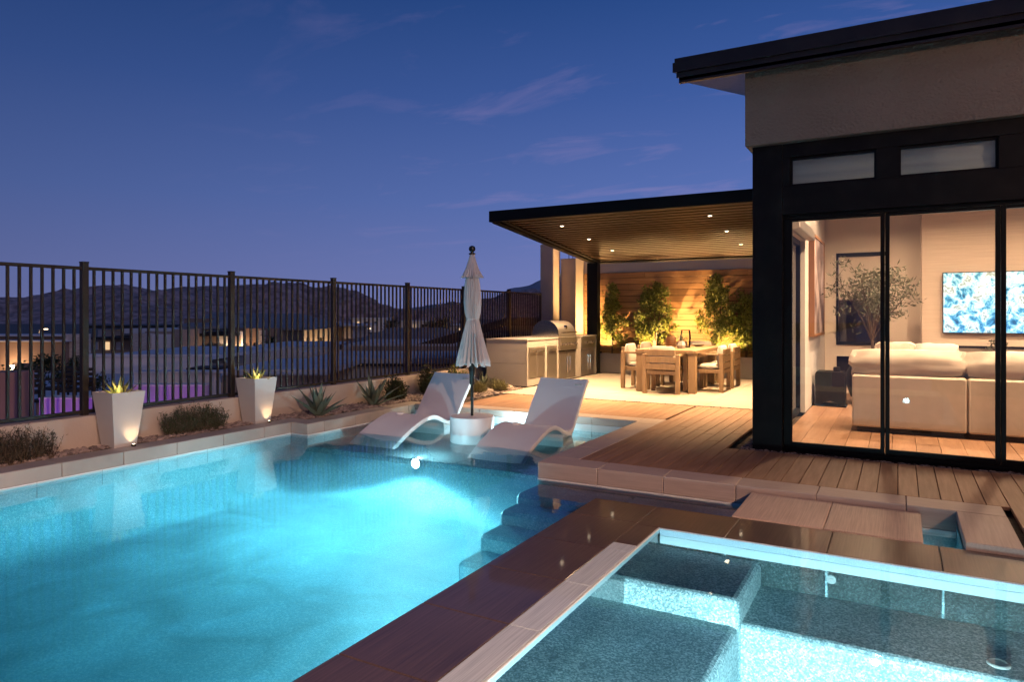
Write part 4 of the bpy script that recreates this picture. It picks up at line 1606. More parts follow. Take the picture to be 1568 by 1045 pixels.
rnd = random.Random(8)
agave(pt2, -3.57, 12.80, TZ + .12, 9, .20, .016, 'agave', rnd, (.8, 1.5))
gl_ = tag(empty('glass_lantern', (-3.60, 13.22, TZ)), 'tall clear glass hurricane lantern with dark rim on the dining table', 'lantern')
G().lathe(-3.60, 13.22, [(.085, TZ + .02), (.10, TZ + .12), (.10, TZ + .24), (.085, TZ + .33)], 22, cap=False).build('cylinder', 'glass', gl_, smooth=True)
G().lathe(-3.60, 13.22, [(.09, TZ + .33), (.09, TZ + .342), (.08, TZ + .342), (.08, TZ + .33)], 22, cap=False).build('rim', 'darkwood', gl_)
G().cyl(-3.60, 13.22, TZ + .001, TZ + .019, .09, 20).build('base', 'darkwood', gl_)
G().cyl(-3.60, 13.22, TZ + .02, TZ + .12, .035, 16).build('candle', 'cushion', gl_)
pl_ = tag(G().lathe(-3.5, 13.8, [(.05, TZ + .001), (.11, TZ + .03), (.12, TZ + .05), (.11, TZ + .045), (.05, TZ + .012)], 20).build('serving_bowl', 'planter', smooth=True), 'shallow pale bowl towards the far end of the dining table', 'bowl')

# ================================================================== LOUNGERS
LP = [(6.765, -.268), (6.86, -.215), (6.98, -.150), (7.15, -.076), (7.30, -.022), (7.45, .020), (7.58, .036), (7.68, .030), (7.79, -.004), (7.89, -.048),
      (7.98, -.086), (8.06, -.100), (8.13, -.088), (8.19, -.040), (8.27, .062), (8.37, .190), (8.50, .345), (8.655, .520)]


def spline(pts, k=4):
    out = []
    n = len(pts)
    for i in range(n - 1):
        p0, p1, p2, p3 = pts[max(i - 1, 0)], pts[i], pts[i + 1], pts[min(i + 2, n - 1)]
        for j in range(k):
            t = j / k
            out.append(tuple(.5 * ((2 * p1[a]) + (-p0[a] + p2[a]) * t + (2 * p0[a] - 5 * p1[a] + 4 * p2[a] - p3[a]) * t * t + (-p0[a] + 3 * p1[a] - 3 * p2[a] + p3[a]) * t ** 3) for a in (0, 1)))
    out.append(pts[-1])
    return out


def lounger_mesh(w):
    sp_ = spline(LP)
    y0 = 7.7
    n = len(sp_)
    nrm = []
    for i in range(n):
        a, b = sp_[max(i - 1, 0)], sp_[min(i + 1, n - 1)]
        d = Vector((b[0] - a[0], b[1] - a[1])).normalized()
        nrm.append(Vector((-d.y, d.x)))
    xsn = [-1, -.985, -.93, -.6, -.2, .2, .6, .93, .985, 1]
    g = G()
    top, bot = [], []
    th = .062
    rows = []
    for i, (y, z) in enumerate(sp_):
        loop = []
        for u in xsn:
            dish = -.016 * (1 - u * u)
            edge = -.012 if abs(u) > .99 else (-.003 if abs(u) > .98 else 0)
            q = Vector((y, z)) + nrm[i] * (dish + edge)
            loop.append((u * w / 2, q.x - y0, q.y))
        for u in reversed(xsn):
            edge = .012 if abs(u) > .99 else (.003 if abs(u) > .98 else 0)
            q = Vector((y, z)) + nrm[i] * (-th + edge)
            loop.append((u * w / 2, q.x - y0, max(q.y, -.284)))
        rows.append(loop)
    g.ring(rows)
    return g


def make_lounger(label, x):
    r = tag(empty('pool_lounger', (x, 7.7, 0)), label, 'sun lounger', 'moulded loungers standing in the shallow pool ledge')
    lounger_mesh(.72).build('shell', 'white', r, smooth=True, world=False)
    # foot below the seat trough
    G().ring([[(-.34, y, z) for y, z in ((.20, -.10), (.22, -.284), (.52, -.284), (.47, -.09))], [(.34, y, z) for y, z in ((.20, -.10), (.22, -.284), (.52, -.284), (.47, -.09))]]).build('base', 'white', r, world=False)
    # fill cap on the knee rise
    G().lathe(-.17, -.12, [(.055, .01), (.055, .034), (.045, .040), (.035, .036)], 20).build('fill_cap', 'white', r, smooth=True, world=False)
    # strap slot near the head
    G().box(.20, .30, .885, .905, .44, .455).build('slot', 'planter', r, world=False)
    return r


make_lounger('white S-shaped pool lounger left of the closed parasol', -5.875)
make_lounger('white S-shaped pool lounger right of the closed parasol, beside the deck coping', -4.05)

# ================================================================== PARASOL
UX, UY = -4.95, 7.72
dr = tag(empty('drum_stand', (UX, UY, -.285)), 'round white drum table base standing in the shallow ledge water', 'parasol base')
G().lathe(UX, UY, [(.28, -.284), (.295, -.27), (.295, .045), (.290, .055), (.275, .058), (.03, .055)], 40).build('drum', 'white', dr, smooth=True)
um = tag(empty('parasol', (UX, UY, .05)), 'closed white canvas parasol on a black pole in the drum base', 'parasol')
G().cyl(UX, UY, .056, 2.18, .019, 14).build('pole', 'blackpole', um, smooth=True)
G().lathe(UX, UY, [(.032, .47), (.036, .50), (.036, .60), (.045, .63), (.045, .72), (.03, .76)], 16).build('hub', 'blackpole', um, smooth=True)
G().tube([(UX + .03, UY - .01, .58), (UX + .09, UY - .03, .555), (UX + .125, UY - .03, .53)], [.008, .007, .006], 8).build('crank', 'steelgloss', um, smooth=True)
G().lathe(UX, UY, [(.02, 2.19), (.045, 2.20), (.045, 2.215), (.02, 2.225), (.02, 2.235), (.038, 2.245), (.046, 2.27), (.038, 2.30), (.015, 2.315)], 18).build('finial', 'blackpole', um, smooth=True)


def folded(z_r, fold, nf, seed, skew=0):
    rnd = random.Random(seed)
    ph = [rnd.uniform(-.25, .25) for _ in range(nf)]
    rings = []
    n = nf * 8
    for z, r, f in z_r:
        ring = []
        for i in range(n):
            a = 2 * PI * i / n
            k = int(i / 8)
            s = math.sin(a * nf + ph[k] * 1.5 + z * 1.2)
            s2 = math.sin(a * nf * 2 + z * 3 + seed)
            rr = r * (1 + f * (abs(s) * 2 - 1.2) + f * .25 * s2)
            zz = z
            ring.append((UX + rr * math.cos(a) + skew * (2.2 - z), UY + rr * math.sin(a), zz + (f * .10 * s if z < .78 else 0)))
        rings.append(ring)
    return rings


main = folded([(1.96, .055, .12), (1.85, .085, .14), (1.7, .098, .16), (1.55, .10, .18), (1.42, .088, .2), (1.345, .074, .2), (1.335, .070, .2), (1.28, .082, .2), (1.15, .108, .22), (1.0, .135, .25), (.87, .160, .28), (.78, .178, .30), (.74, .185, .30)], .2, 11, 3, .012)
G().ring(main, True, False).build('canopy', 'canvas', um, smooth=True)
vent = folded([(2.20, .028, .05), (2.1, .055, .08), (2.0, .085, .10), (1.93, .115, .16), (1.89, .135, .2)], .2, 11, 5)
G().ring(vent, True, False).build('canopy_vent', 'canvas', um, smooth=True)
G().lathe(UX, UY, [(.079, 1.33), (.083, 1.34), (.079, 1.35)], 24, cap=False).build('tie_strap', 'canvas', um)

# ================================================================== TALL PLANTERS
def tapered(cx, cy, z0, z1, w0, w1, th=.02):
    def sq(w, z):
        h = w / 2
        return [(cx - h, cy - h, z), (cx + h, cy - h, z), (cx + h, cy + h, z), (cx - h, cy + h, z)]
    return G().ring([sq(w0, z0), sq(w1, z1), sq(w1 - 2 * th, z1), sq(w1 - 2 * th - .02, z1 - .07)])


for (x, y, lab, lab2, seed) in ((-7.325, 4.395, 'tall tapered white planter with striped agave, nearer the camera', 'small warm uplight at the foot of the white planter nearer the camera', 51),
                         (-7.355, 6.24, 'tall tapered white planter with striped agave, by the pool corner', 'small warm uplight at the foot of the white planter by the pool corner', 52)):
    o = tag(empty('tall_planter', (x, y, 0)), lab, 'planter')
    tapered(x, y, -.012, .575, .24, .365).build('pot', 'planter', o)
    G().box(x - .15, x + .15, y - .15, y + .15, .49, .515).build('soil', 'soil', o)
    rnd = random.Random(seed)
    ag = tag(empty('striped_agave', (x, y, .51)), lab.replace('tall tapered white planter with striped agave', 'small yellow striped agave in the tall white planter'), 'agave')
    agave(ag, x, y, .50, 15, .27, .034, 'agavey', rnd, (.35, 1.4), (.1, .4))
    lx, ly = x + .175, y + .055
    ul = tag(empty('uplight', (lx, ly, -.01)), lab2, 'garden light')
    G().lathe(lx, ly, [(.022, -.011), (.024, .012), (.018, .014), (.017, .010)], 12).build('housing', 'bronze', ul)
    G().lathe(lx, ly, [(.015, .0115), (.015, .0125)], 10).build('lens', 'lamp', ul)
    light('SPOT', (lx - .022, ly, .016), 9, WARM, .006, (lx - .02, ly, .35), 100, 1.0, parent=ul)
    gp = tag(empty('pot_light', (x + .12, y - .12, .515)), lab2.replace('at the foot of', 'inside the rim of').replace('uplight', 'spike light'), 'garden light')
    G().lathe(x + .12, y - .12, [(.010, .515), (.012, .545), (.008, .547)], 8).build('housing', 'bronze', gp)
    light('SPOT', (x + .12, y - .12, .56), 2.2, (1, .72, .35), .006, (x, y, .62), 130, .8, parent=gp)

# ================================================================== BED PLANTS
for (x, y, n, L, Wd, lab, seed) in ((-7.02, 7.02, 14, .58, .055, 'grey green agave with broad upright leaves nearest the pool corner', 61), (-7.10, 8.25, 13, .60, .052, 'grey green agave with long arching leaf beside the dark round shrub', 62),
                              (-6.95, 11.25, 10, .42, .034, 'dark slender agave beside the barbecue island end', 63)):
    o = tag(empty('agave', (x, y, -.02)), lab, 'agave')
    rnd = random.Random(seed)
    agave(o, x, y, -.02, n, L, Wd, 'agave', rnd, (.50, 1.42), (-.45, .1))
shrub('rosemary_bush', -7.36, 3.35, -.03, .17, .55, .38, 5200, .032, 'leafred', 'dark reddish rosemary bush at the left edge of the bed', 71, twigs=230, wd=.2)
shrub('rosemary_bush', -7.38, 5.35, -.03, .16, .55, .40, 5200, .035, 'leafdark', 'dark rosemary bush between the two tall white planters', 72, twigs=260, wd=.2)
shrub('round_shrub', -7.26, 8.98, -.03, .22, .24, .44, 3600, .045, 'leafdark', 'round dark green shrub under the fence behind the arching agave', 73, twigs=150)
shrub('upright_shrub', -7.30, 9.95, -.03, .20, .24, .56, 3200, .045, 'leafdark', 'upright green shrub at the wall behind the left lounger', 74, twigs=150)
shrub('upright_shrub', -7.28, 10.75, -.03, .20, .25, .50, 2600, .045, 'leaflaurel', 'green shrub by the wall half hidden behind the left lounger backrest', 75, twigs=120)
for (x, y, h, lab, seed, m) in ((-6.62, 10.55, .20, 'pale tufted grass clump nearest the deck corner', 76, 'leafyel'), (-6.40, 10.95, .20, 'pale tufted grass clump nearest the patio tiles', 77, 'leafyel'),
                          (-6.85, 10.30, .17, 'low pale grass clump behind the parasol drum', 78, 'leafyel'), (-6.72, 11.25, .20, 'darker grass clump by the barbecue island', 79, 'leafolive'), (-6.45, 9.85, .12, 'short grass clump at the ledge end of the deck', 80, 'leafyel')):
    shrub('grass_clump', x, y, -.03, .17, .17, h, 900, .09, m, lab, seed, cat='grass clump', twigs=90, wd=.07, up=1.6)
# dry flower stalk plant
rnd = random.Random(82)
df = tag(empty('dry_flower_plant', (-7.0, 10.9, -.02)), 'dry orange flower heads on tall stalks behind the left lounger', 'plant')
g = G(); gl2 = G()
for i in range(9):
    a = rnd.uniform(0, 6.28)
    t = Vector((-7.0 + .12 * math.cos(a), 10.9 + .12 * math.sin(a), rnd.uniform(.42, .66)))
    g.tube([(-7.0, 10.9, -.02), (-7.0 + .04 * math.cos(a), 10.9, .3), t], .005, 4)
    leaf_quads(gl2, t, 26, .06, .06, .012, rnd, .3)
g.build('stem', 'bark', df)
gl2.build('flower_head', leafmat('dry_petal', (.22, .11, .05), (.42, .24, .12), .7), df)


def rock(x, y, s, lab, seed):
    rnd = random.Random(seed)
    bm = bmesh.new()
    bmesh.ops.create_icosphere(bm, subdivisions=3, radius=1)
    g = G()
    vs = []
    for v in bm.verts:
        n = 1 + .35 * noise.noise(v.co * 1.3 + Vector((seed, 0, 0))) + .12 * noise.noise(v.co * 4)
        vs.append((x + v.co.x * s * n * 1.2, y + v.co.y * s * n, max(-.05, v.co.z * s * .6 * n)))
    bm.verts.index_update()
    g.add(vs, [[v.index for v in f.verts] for f in bm.faces])
    bm.free()
    tag(g.build('boulder', 'gravel'), lab, 'rock')


rock(-6.42, 11.25, .12, 'pale boulder beside the end of the barbecue island', 3)
rock(-6.50, 10.72, .08, 'small warm lit boulder between the grass clumps', 9)
rock(-6.2, 9.3 + 1.15, .06, 'tiny boulder at the deck corner', 14)

# garden spots in the bed near the island (warm glow on the grasses)
ul = tag(empty('uplight', (-6.62, 10.85, -.02)), 'small warm garden light hidden among the grass clumps', 'garden light')
G().lathe(-6.62, 10.85, [(.025, -.02), (.028, .05), (.02, .052)], 10).build('housing', 'bronze', ul)
light('POINT', (-6.62, 10.85, .10), 1.2, WARM, .02, parent=ul)

# ================================================================== UNDERWATER LAMPS
def beam(d):
    """wide flat lens: strong near the horizontal, weak straight down, almost nothing upwards"""
    d.use_nodes = True
    t = d.node_tree
    em = [n for n in t.nodes if n.type == 'EMISSION'][0]
    ge = N(t, 'ShaderNodeNewGeometry')
    sp_ = N(t, 'ShaderNodeSeparateXYZ')
    t.links.new(ge.outputs['Incoming'], sp_.inputs[0])
    ma = N(t, 'ShaderNodeMath', operation='MULTIPLY_ADD')
    ma.inputs[1].default_value = .5
    ma.inputs[2].default_value = .5
    t.links.new(sp_.outputs['Z'], ma.inputs[0])
    r = ramp(t, [(0, (.14,) * 3), (.25, (.42,) * 3), (.42, (1,) * 3), (.49, (.9,) * 3), (.545, (.16,) * 3), (.62, (.02,) * 3)])
    t.links.new(ma.outputs[0], r.inputs[0])
    t.links.new(r.outputs[0], em.inputs['Strength'])


def pool_lamp(loc, nrm, power, label, r=.075, spot=165, target=None, col=CYAN, soft=.06):
    o = tag(empty('pool_light', loc), label, 'pool light')
    n = Vector(nrm)
    u = n.cross(Vector((0, 0, 1))).normalized()
    w = n.cross(u)
    p = Vector(loc)
    def rg(rad, off, k=24):
        return [p + n * off + (u * math.cos(2 * PI * i / k) + w * math.sin(2 * PI * i / k)) * rad for i in range(k)]
    G().ring([rg(r * 1.35, 0), rg(r * 1.35, .008), rg(r * 1.02, .012)]).build('rim', 'steelgloss', o)
    G().ring([rg(r, .0125), rg(r, .0135)]).build('lens', 'spalamp' if loc[0] > XS + .1 and loc[1] < 4 else 'poollamp', o)
    l = light('SPOT', tuple(p + n * .03), power, col, soft, tuple(p + n * 3 + Vector((0, 0, -.25))) if target is None else target, spot, .4, parent=o)
    beam(l.data)
    return o


pool_lamp((-4.90, YJ - .013, -.33), (0, -1, 0), 1600, 'round underwater light glowing in the ledge step of the pool', r=.055, spot=172, target=(-4.85, YJ - 1.0, -.60))
pool_lamp((XS - .004, 3.3, -.42), (-1, 0, 0), 120, 'underwater light in the pool side of the spa wall, nearer the steps', spot=170, target=(XS - 1, 3.2, -.7))
pool_lamp((XS - .004, .4, -.42), (-1, 0, 0), 120, 'underwater light in the pool side of the spa wall, nearer the camera', spot=170, target=(XS - 1, .4, -.7))
pool_lamp((1.0, SPA['y0'] + .004, -.38), (0, 1, 0), 420, 'added underwater light at the right end of the near spa wall', soft=.05, spot=110, target=(-.2, SPA['y0'] + 1.6, -.95), col=(.62, .92, 1))  # second spa lamp, added to brighten risers and left wall
pool_lamp((.10, SPA['y0'] + .004, -.145), (0, 1, 0), 1500, 'underwater light in the near wall of the spa', r=.05, soft=.05, spot=160, target=(-.35, SPA['y0'] + 1, -.60), col=(.62, .92, 1))
pool_lamp((.346, 5.45, -.30), (-1, 0, 0), 22, 'small underwater light in the narrow channel beside the stepping slab', r=.03, spot=150, target=(-.6, 5.45, -.5))
ll = tag(empty('pool_light', (-4.93, YJ + .06, -.285)), 'tiny added light set flush in the nosing of the shallow ledge between the loungers', 'pool light')
G().lathe(-4.93, YJ + .06, [(.022, -.285), (.022, -.279), (.015, -.277)], 14).build('lens', 'poollamp', ll)
light('POINT', (-4.93, YJ + .10, -.235), 40, (.55, .92, 1), .02, parent=ll)  # lamp added to brighten the ledge and the lounger feet
bl = tag(empty('pool_light', (-4.60, YB - .006, -.225)), 'small underwater light in the back wall of the shallow ledge', 'pool light')
g = G()
g.ring([[(-4.60 + r * math.cos(2 * PI * k / 16), YB + yy, -.225 + r * math.sin(2 * PI * k / 16)) for k in range(16)] for r, yy in ((.045, -.005), (.045, -.02), (.03, -.03))])
g.build('lens', 'poollamp', bl)
light('POINT', (-4.60, YB - .10, -.21), 130, (.62, .93, 1), .02, parent=bl)

# ================================================================== NEIGHBOURHOOD
class Spot:
    """a place in the valley: distance d metres out, facing the yard; local x sideways, y away"""
    def __init__(s, name, px, d, label, cat, group=None):
        s.px, s.d = px, d
        s.o = empty(name, FWD * d + RGT * ((px - CX) / FPX * d), YAW)
        tag(s.o, label, cat, group)

    def lx(s, px, d):
        return ((px - CX) * d - (s.px - CX) * s.d) / FPX

    def z(s, py, d):
        return CAMH - (py - HY) * d / FPX

    def box(s, name, px0, px1, yt, yb, d, dep, m, parent=None):
        g = G().box(s.lx(px0, d), s.lx(px1, d), d - s.d, d - s.d + dep, s.z(yb, d), s.z(yt, d))
        return g.build(name, m, parent or s.o, world=False)


def gable(s, name, px0, px1, yt, ye, d, dep, m, ridge=None):
    """roof with slope: eave line at ye, ridge at yt"""
    x0, x1 = s.lx(px0, d), s.lx(px1, d)
    ze, zt = s.z(ye, d), s.z(yt, d)
    r0, r1 = ridge if ridge else (x0 + (x1 - x0) * .25, x0 + (x1 - x0) * .75)
    y0, y1 = d - s.d - .5, d - s.d + dep + .5
    ym = (y0 + y1) / 2
    g = G().add([(x0, y0, ze), (x1, y0, ze), (x1, y1, ze), (x0, y1, ze), (r0, ym, zt), (r1, ym, zt), (x0, y0, ze - .25), (x1, y0, ze - .25), (x1, y1, ze - .25), (x0, y1, ze - .25)],
                [(0, 1, 5, 4), (1, 2, 5), (2, 3, 4, 5), (3, 0, 4), (0, 6, 7, 1), (1, 7, 8, 2), (2, 8, 9, 3), (3, 9, 6, 0), (6, 9, 8, 7)])
    return g.build(name, m, s.o, world=False)


def wall_lamp(s, px, py, d, p, parent=None):
    x, z = s.lx(px, d), s.z(py, d)
    l = G().box(x - .07, x + .07, d - s.d - .16, d - s.d - .04, z - .12, z + .12).build('wall_lamp', 'lampsmall', s.o, world=False)
    li = light('POINT', (0, 0, 0), p, WARM, .05)
    li.parent = s.o
    li.location = (x, d - s.d - .5, z)


# 1 brown block house far left
h = Spot('flat_roof_house', 55, 34, 'brown flat roofed house at the left edge with an orange wall lamp', 'house')
h.box('wall', -60, 96, 523, 640, 34, 1.2, 'farwallb')
h.box('wall', 98, 124, 512, 640, 34.5, .8, 'stone')
h.box('upper_wall', -60, 97, 516, 523, 36, 1, 'farwall')
h.box('roof', -80, 100, 513, 515.5, 35.5, 2, 'roofpale')
h.box('roof', -80, 97, 522, 524, 33.8, 1.2, 'roofpale')
h.box('garden_wall', 28, 52, 557, 600, 31, .3, 'farwallb')
h.box('door', 58, 74, 560, 600, 33.9, .05, 'eave')
wall_lamp(h, 21, 563, 33.8, 110)
# 2 nearer grey roofs
h = Spot('flat_roof_house', 220, 27, 'large low house just beyond the fence with pale flat roofs and parapets', 'house')
h.box('wall', 128, 318, 547, 640, 27, .4, 'farwhite')
h.box('parapet', 128, 322, 543, 547, 26.9, .6, 'roofpale')
h.box('roof', 130, 320, 546, 552, 27.6, 9, 'roofpale')
h.box('wall', 205, 330, 572, 660, 21.5, .4, 'farwhite')
h.box('parapet', 203, 345, 569, 572, 21.4, .6, 'roofpale')
h.box('roof', 340, 500, 566, 575, 24, 6, 'roofpale')
h.box('wall', 340, 500, 575, 660, 24, .3, 'farwall')
h.box('skylight', 285, 330, 564, 569, 24, 1.2, 'eave')
h.box('vent_pipe', 297, 299, 546, 556, 27.5, .1, 'eave')
h.box('roof_unit', 320, 342, 552, 557, 30, 1.2, 'farwhite')
# 3 mid house with stone pier
h = Spot('modern_far_house', 200, 62, 'beige house with dark thin roofs, pale stone pier and garage beyond the grey roofs', 'house')
h.box('wall', 136, 205, 519, 548, 64, 1.5, 'farwall')
h.box('wall', 150, 275, 505, 520, 68, 2, 'farwhite')
h.box('roof', 136, 238, 499, 503, 66, 10, 'eave')
h.box('roof', 130, 200, 517, 520.5, 62, 10, 'eave')
h.box('stone_pier', 202, 223, 511, 541, 61.5, 6, 'stone')
h.box('roof', 190, 262, 503.5, 511, 64, 8, 'roofpale')
h.box('garage_door', 228, 262, 512, 537, 62.5, .2, 'garage')
h.box('wall', 222, 266, 508, 545, 63, 5, 'farwall')
h.box('wall', 266, 278, 505, 545, 61.5, 5, 'farwall')
for px in (143, 160, 178):
    h.box('window', px, px + 7, 524, 536, 63.9, .1, 'litwindow' if px == 160 else 'garage')
# 4 gabled house
h = Spot('gabled_house', 365, 68, 'house with long pitched grey roof, dark brown eaves and a lit wall lamp', 'house')
h.box('wall', 285, 360, 515, 545, 66, 8, 'farwall')
h.box('wall', 360, 425, 503, 545, 68, 8, 'farwallb')
h.box('pilaster', 396, 404, 506, 538, 67.5, .6, 'stone')
h.box('window', 362, 372, 508, 536, 67.4, .1, 'garage')
h.box('window', 335, 350, 512, 530, 65.8, .1, 'garage')
gable(h, 'roof', 276, 470, 480, 502, 70, 16, 'rooftile')
gable(h, 'roof', 276, 335, 478, 500, 66, 10, 'rooftile')
h.box('eave', 280, 352, 511, 515, 65, 10, 'eave')
h.box('gable_wall', 282, 320, 488, 502, 67, 4, 'farwallb')
wall_lamp(h, 372, 533, 67.3, 130)
wall_lamp(h, 308, 534, 65.5, 60)
wall_lamp(h, 347, 535, 65.5, 60)
# 5 stone lit block
h = Spot('stone_house', 485, 85, 'sandy stone house with small dark windows lit by warm garden lights', 'house')
h.box('wall', 459, 466, 501, 532, 84, 7, 'farwhite')
h.box('stone_wall', 466, 509, 500, 534, 85, 9, 'stone')
h.box('wall', 512, 533, 500, 530, 88, 9, 'farwall')
h.box('stone_wall', 527, 540, 501, 519, 86, 9, 'stone')
h.box('roof', 455, 548, 497, 500, 84, 12, 'roofpale')
for px in (469, 488):
    h.box('window', px, px + 5, 518, 531, 84.9, .1, 'eave')
for px in (468, 481, 496, 507):
    x = h.lx(px, 83.5)
    li = light('POINT', (0, 0, 0), 48, WARM, .05)
    li.parent = h.o
    li.location = (x, -1.3, h.z(531, 84))
    G().box(x - .05, x + .05, -1.3, -1.2, h.z(533, 84), h.z(531.5, 84)).build('wall_washer', 'lampsmall', h.o, world=False)
# 6 far white houses
for i, (a, b, yt, yb, d, lab) in enumerate(((537, 586, 487, 506, 150, 'white far house between the stone house and the dark palm'), (420, 440, 501, 508, 140, 'tiny far white wall above the pitched roof'),
                                            (612, 656, 491, 506, 160, 'white far house behind the third dark bush'), (482, 500, 493, 499, 170, 'tiny far white house above the stone house'),
                                            (688, 708, 497, 507, 120, 'small far house with pinkish wall left of the parasol'), (585, 612, 493, 505, 190, 'pale far house behind the palm clump'))):
    h = Spot('far_house', (a + b) / 2, d, lab, 'house')
    h.box('wall', a, b, yt + 2, yb + 3, d, 12, 'farwhite' if i != 4 else 'stone')
    h.box('roof', a - 1, b + 1, yt, yt + 2, d - .5, 13, 'roofpale')
    for k in range(3):
        p = a + (b - a) * (.2 + .27 * k)
        h.box('window', p, p + (b - a) * .09, yt + 6, yt + 11, d - .1, .1, 'litwindow' if (i + k) % 3 == 0 else 'eave')
# 7 near dark hip roofs right
h = Spot('hip_roof_house', 610, 42, 'neighbouring house with broad dark hip roof seen just below the fence rail', 'house')
gable(h, 'roof', 516, 705, 506, 530, 42, 16, 'rooftile')
h.box('wall', 522, 700, 533, 580, 43, 10, 'farwall')
h = Spot('flat_roof_house', 560, 30, 'wide flat roofed house with stepped pale parapets below the hip roof', 'house')
h.box('roof', 372, 545, 531, 536, 40, 8, 'roofpale')
h.box('wall', 372, 545, 536, 600, 40, .4, 'farwhite')
h.box('parapet', 470, 720, 558, 561, 29, .5, 'eave')
h.box('wall', 470, 720, 561, 640, 29.2, .4, 'farwhite')
h.box('roof', 470, 760, 549, 560, 30, 6, 'roofpale')
h.box('wall', 540, 740, 530, 552, 37, .4, 'farwall')
h.box('roof', 530, 760, 527, 530.5, 37, 9, 'roofpale')
h.box('roof_unit', 455, 478, 539, 545, 36, 1.5, 'farwhite')
h.box('roof_unit', 600, 622, 541, 545, 33, 1.5, 'roofpale')
h.box('vent_pipe', 520, 522, 528, 536, 36, .15, 'eave')
h.box('vent_pipe', 388, 390, 525, 536, 38, .15, 'eave')
h.box('parapet', 400, 500, 572, 574, 23.5, .3, 'roofpale')
# 8 close neighbour eaves at right
h = Spot('dark_eave_house', 745, 24, 'close neighbouring house with sloping dark eaves behind the end of the fence', 'house')
d = 24
x0, x1, xm = h.lx(640, d), h.lx(850, d), h.lx(775, d)
z0, z1 = h.z(527, d), h.z(487, d)
G().ring([[(x0, 0, z0), (xm, 0, z1), (x1, 0, z1), (x1, 0, z1 - .28), (xm, 0, z1 - .28), (x0 + 1.2, 0, z0)], [(x0, 8, z0), (xm, 8, z1), (x1, 8, z1), (x1, 8, z1 - .28), (xm, 8, z1 - .28), (x0 + 1.2, 8, z0)]]).build('roof', 'eave', h.o, world=False)
h.box('wall', 700, 775, 520, 600, 25.2, 6, 'farwallb')
h.box('wall', 776, 850, 494, 600, 25, 6, 'farwall')
h.box('roof', 700, 850, 507, 512, 24.4, 6, 'rooftile')
# purple lit walls close below the fence
def purple_wall(px0, px1, yt, d, lab):
    h = Spot('low_garden_wall', (px0 + px1) / 2, d, lab, 'wall')
    h.box('wall', px0, px1, yt, yt + 90, d, .3, 'purple')
    h.box('cap', px0 - 1, px1 + 1, yt - 2.5, yt, d - .03, .36, 'farwhite')
    l = light('AREA', (0, 0, 0), 7, (.38, .03, 1.0), 3.2, size_y=.1)
    l.parent = h.o
    l.location = (0, -.55, h.z(yt + 70, d))
    l.rotation_euler = (R(150), 0, 0)
    G().box(-1.7, 1.7, -.60, -.52, h.z(yt + 76, d), h.z(yt + 72, d)).build('led_profile', emit('violet_led', (.4, .06, 1), 2), h.o, world=False)


purple_wall(200, 312, 592, 14.5, 'low garden wall beyond the fence washed in violet light, right of the nearer planter')
purple_wall(60, 165, 612, 11.2, 'low garden wall beyond the fence washed in violet light, left of the nearer planter')
h = Spot('garden_pier', 8, 12, 'pale square garden pier at the left edge beyond the fence', 'wall')
h.box('pier', -30, 22, 571, 720, 12, .5, 'farwallb')
h = Spot('patio_slab', 60, 17, 'pale neighbour patio slab below the fence at left', 'patio')
G().box(h.lx(-400, 17), h.lx(118, 17), -4, 11, -1.1, -.9).build('slab', 'roofpale', h.o, world=False)


for i, (px, py, d, lab) in enumerate(((262, 520, 75, 'distant added street lamp between the garage house and the pitched roof house'), (445, 506, 100, 'distant added street lamp left of the stone house'),
                                   (556, 505, 120, 'distant added street lamp right of the stone house'), (640, 506, 130, 'distant added street lamp near the far white house by the parasol'), (60, 506, 110, 'distant added street lamp above the brown house roof'))):
    s = Spot('added_street_lamp', px, d, lab, 'added street lamp')  # lamps added to throw more light on the valley houses
    z = s.z(py, d)
    G().tube([(0, 0, z - 7), (0, 0, z), (.9, 0, z + .25)], .07, 6).build('pole', 'eave', s.o, world=False)
    G().box(.7, 1.3, -.15, .15, z + .12, z + .24).build('lamp_head', 'lampsmall', s.o, world=False)
    li = light('POINT', (0, 0, 0), 900, (1, .72, .45), .15)
    li.parent = s.o
    li.location = (1.0, -.2, z - .1)


# far vegetation
def far_tree(name, px, yt, yb, d, w, label, seed, n=900, m='leafdark', palm=False):
    s = Spot(name, px, d, label, 'tree' if name != 'hedge_bush' else 'bush')
    rnd = random.Random(seed)
    z0, z1 = s.z(yb, d), s.z(yt, d)
    hw = w * d / FPX / 2
    H = z1 - z0
    G().tube([(0, 0, z0 - .5), (0, 0, z0 + H * .55)], [H * .035, H * .02], 6).build('trunk', 'bark', s.o, world=False)
    g = G()
    if palm:
        for i in range(26):
            az = rnd.uniform(0, 6.28)
            e = rnd.uniform(-.2, 1.3)
            g.ring(_bl(Vector((0, 0, z0 + H * .5)), az, hw * 1.05, .10 * hw, e, -1.5))
    else:
        for c in range(14):
            p = Vector((rnd.uniform(-1, 1) * hw * .75, rnd.uniform(-1, 1) * hw * .5, z0 + H * rnd.uniform(.3, .85)))
            leaf_quads(g, p, n // 14, hw * .42, hw * .16, hw * .05, rnd, .3)
    g.build('crown', m, s.o, world=False)


def _bl(base, az, L, Wd, e, curl, n=6):
    rings = []
    p = Vector(base)
    side = Vector((-math.sin(az), math.cos(az), 0))
    for i in range(n + 1):
        t = i / n
        w = max(.003, Wd * math.sin(PI * (.1 + .9 * t)))
        d = Vector((math.cos(az) * math.cos(e), math.sin(az) * math.cos(e), math.sin(e)))
        rings.append([p + side * w, p + Vector((0, 0, -.01)), p - side * w, p + Vector((0, 0, .02))])
        p = p + d * (L / n)
        e += curl / n
    return rings


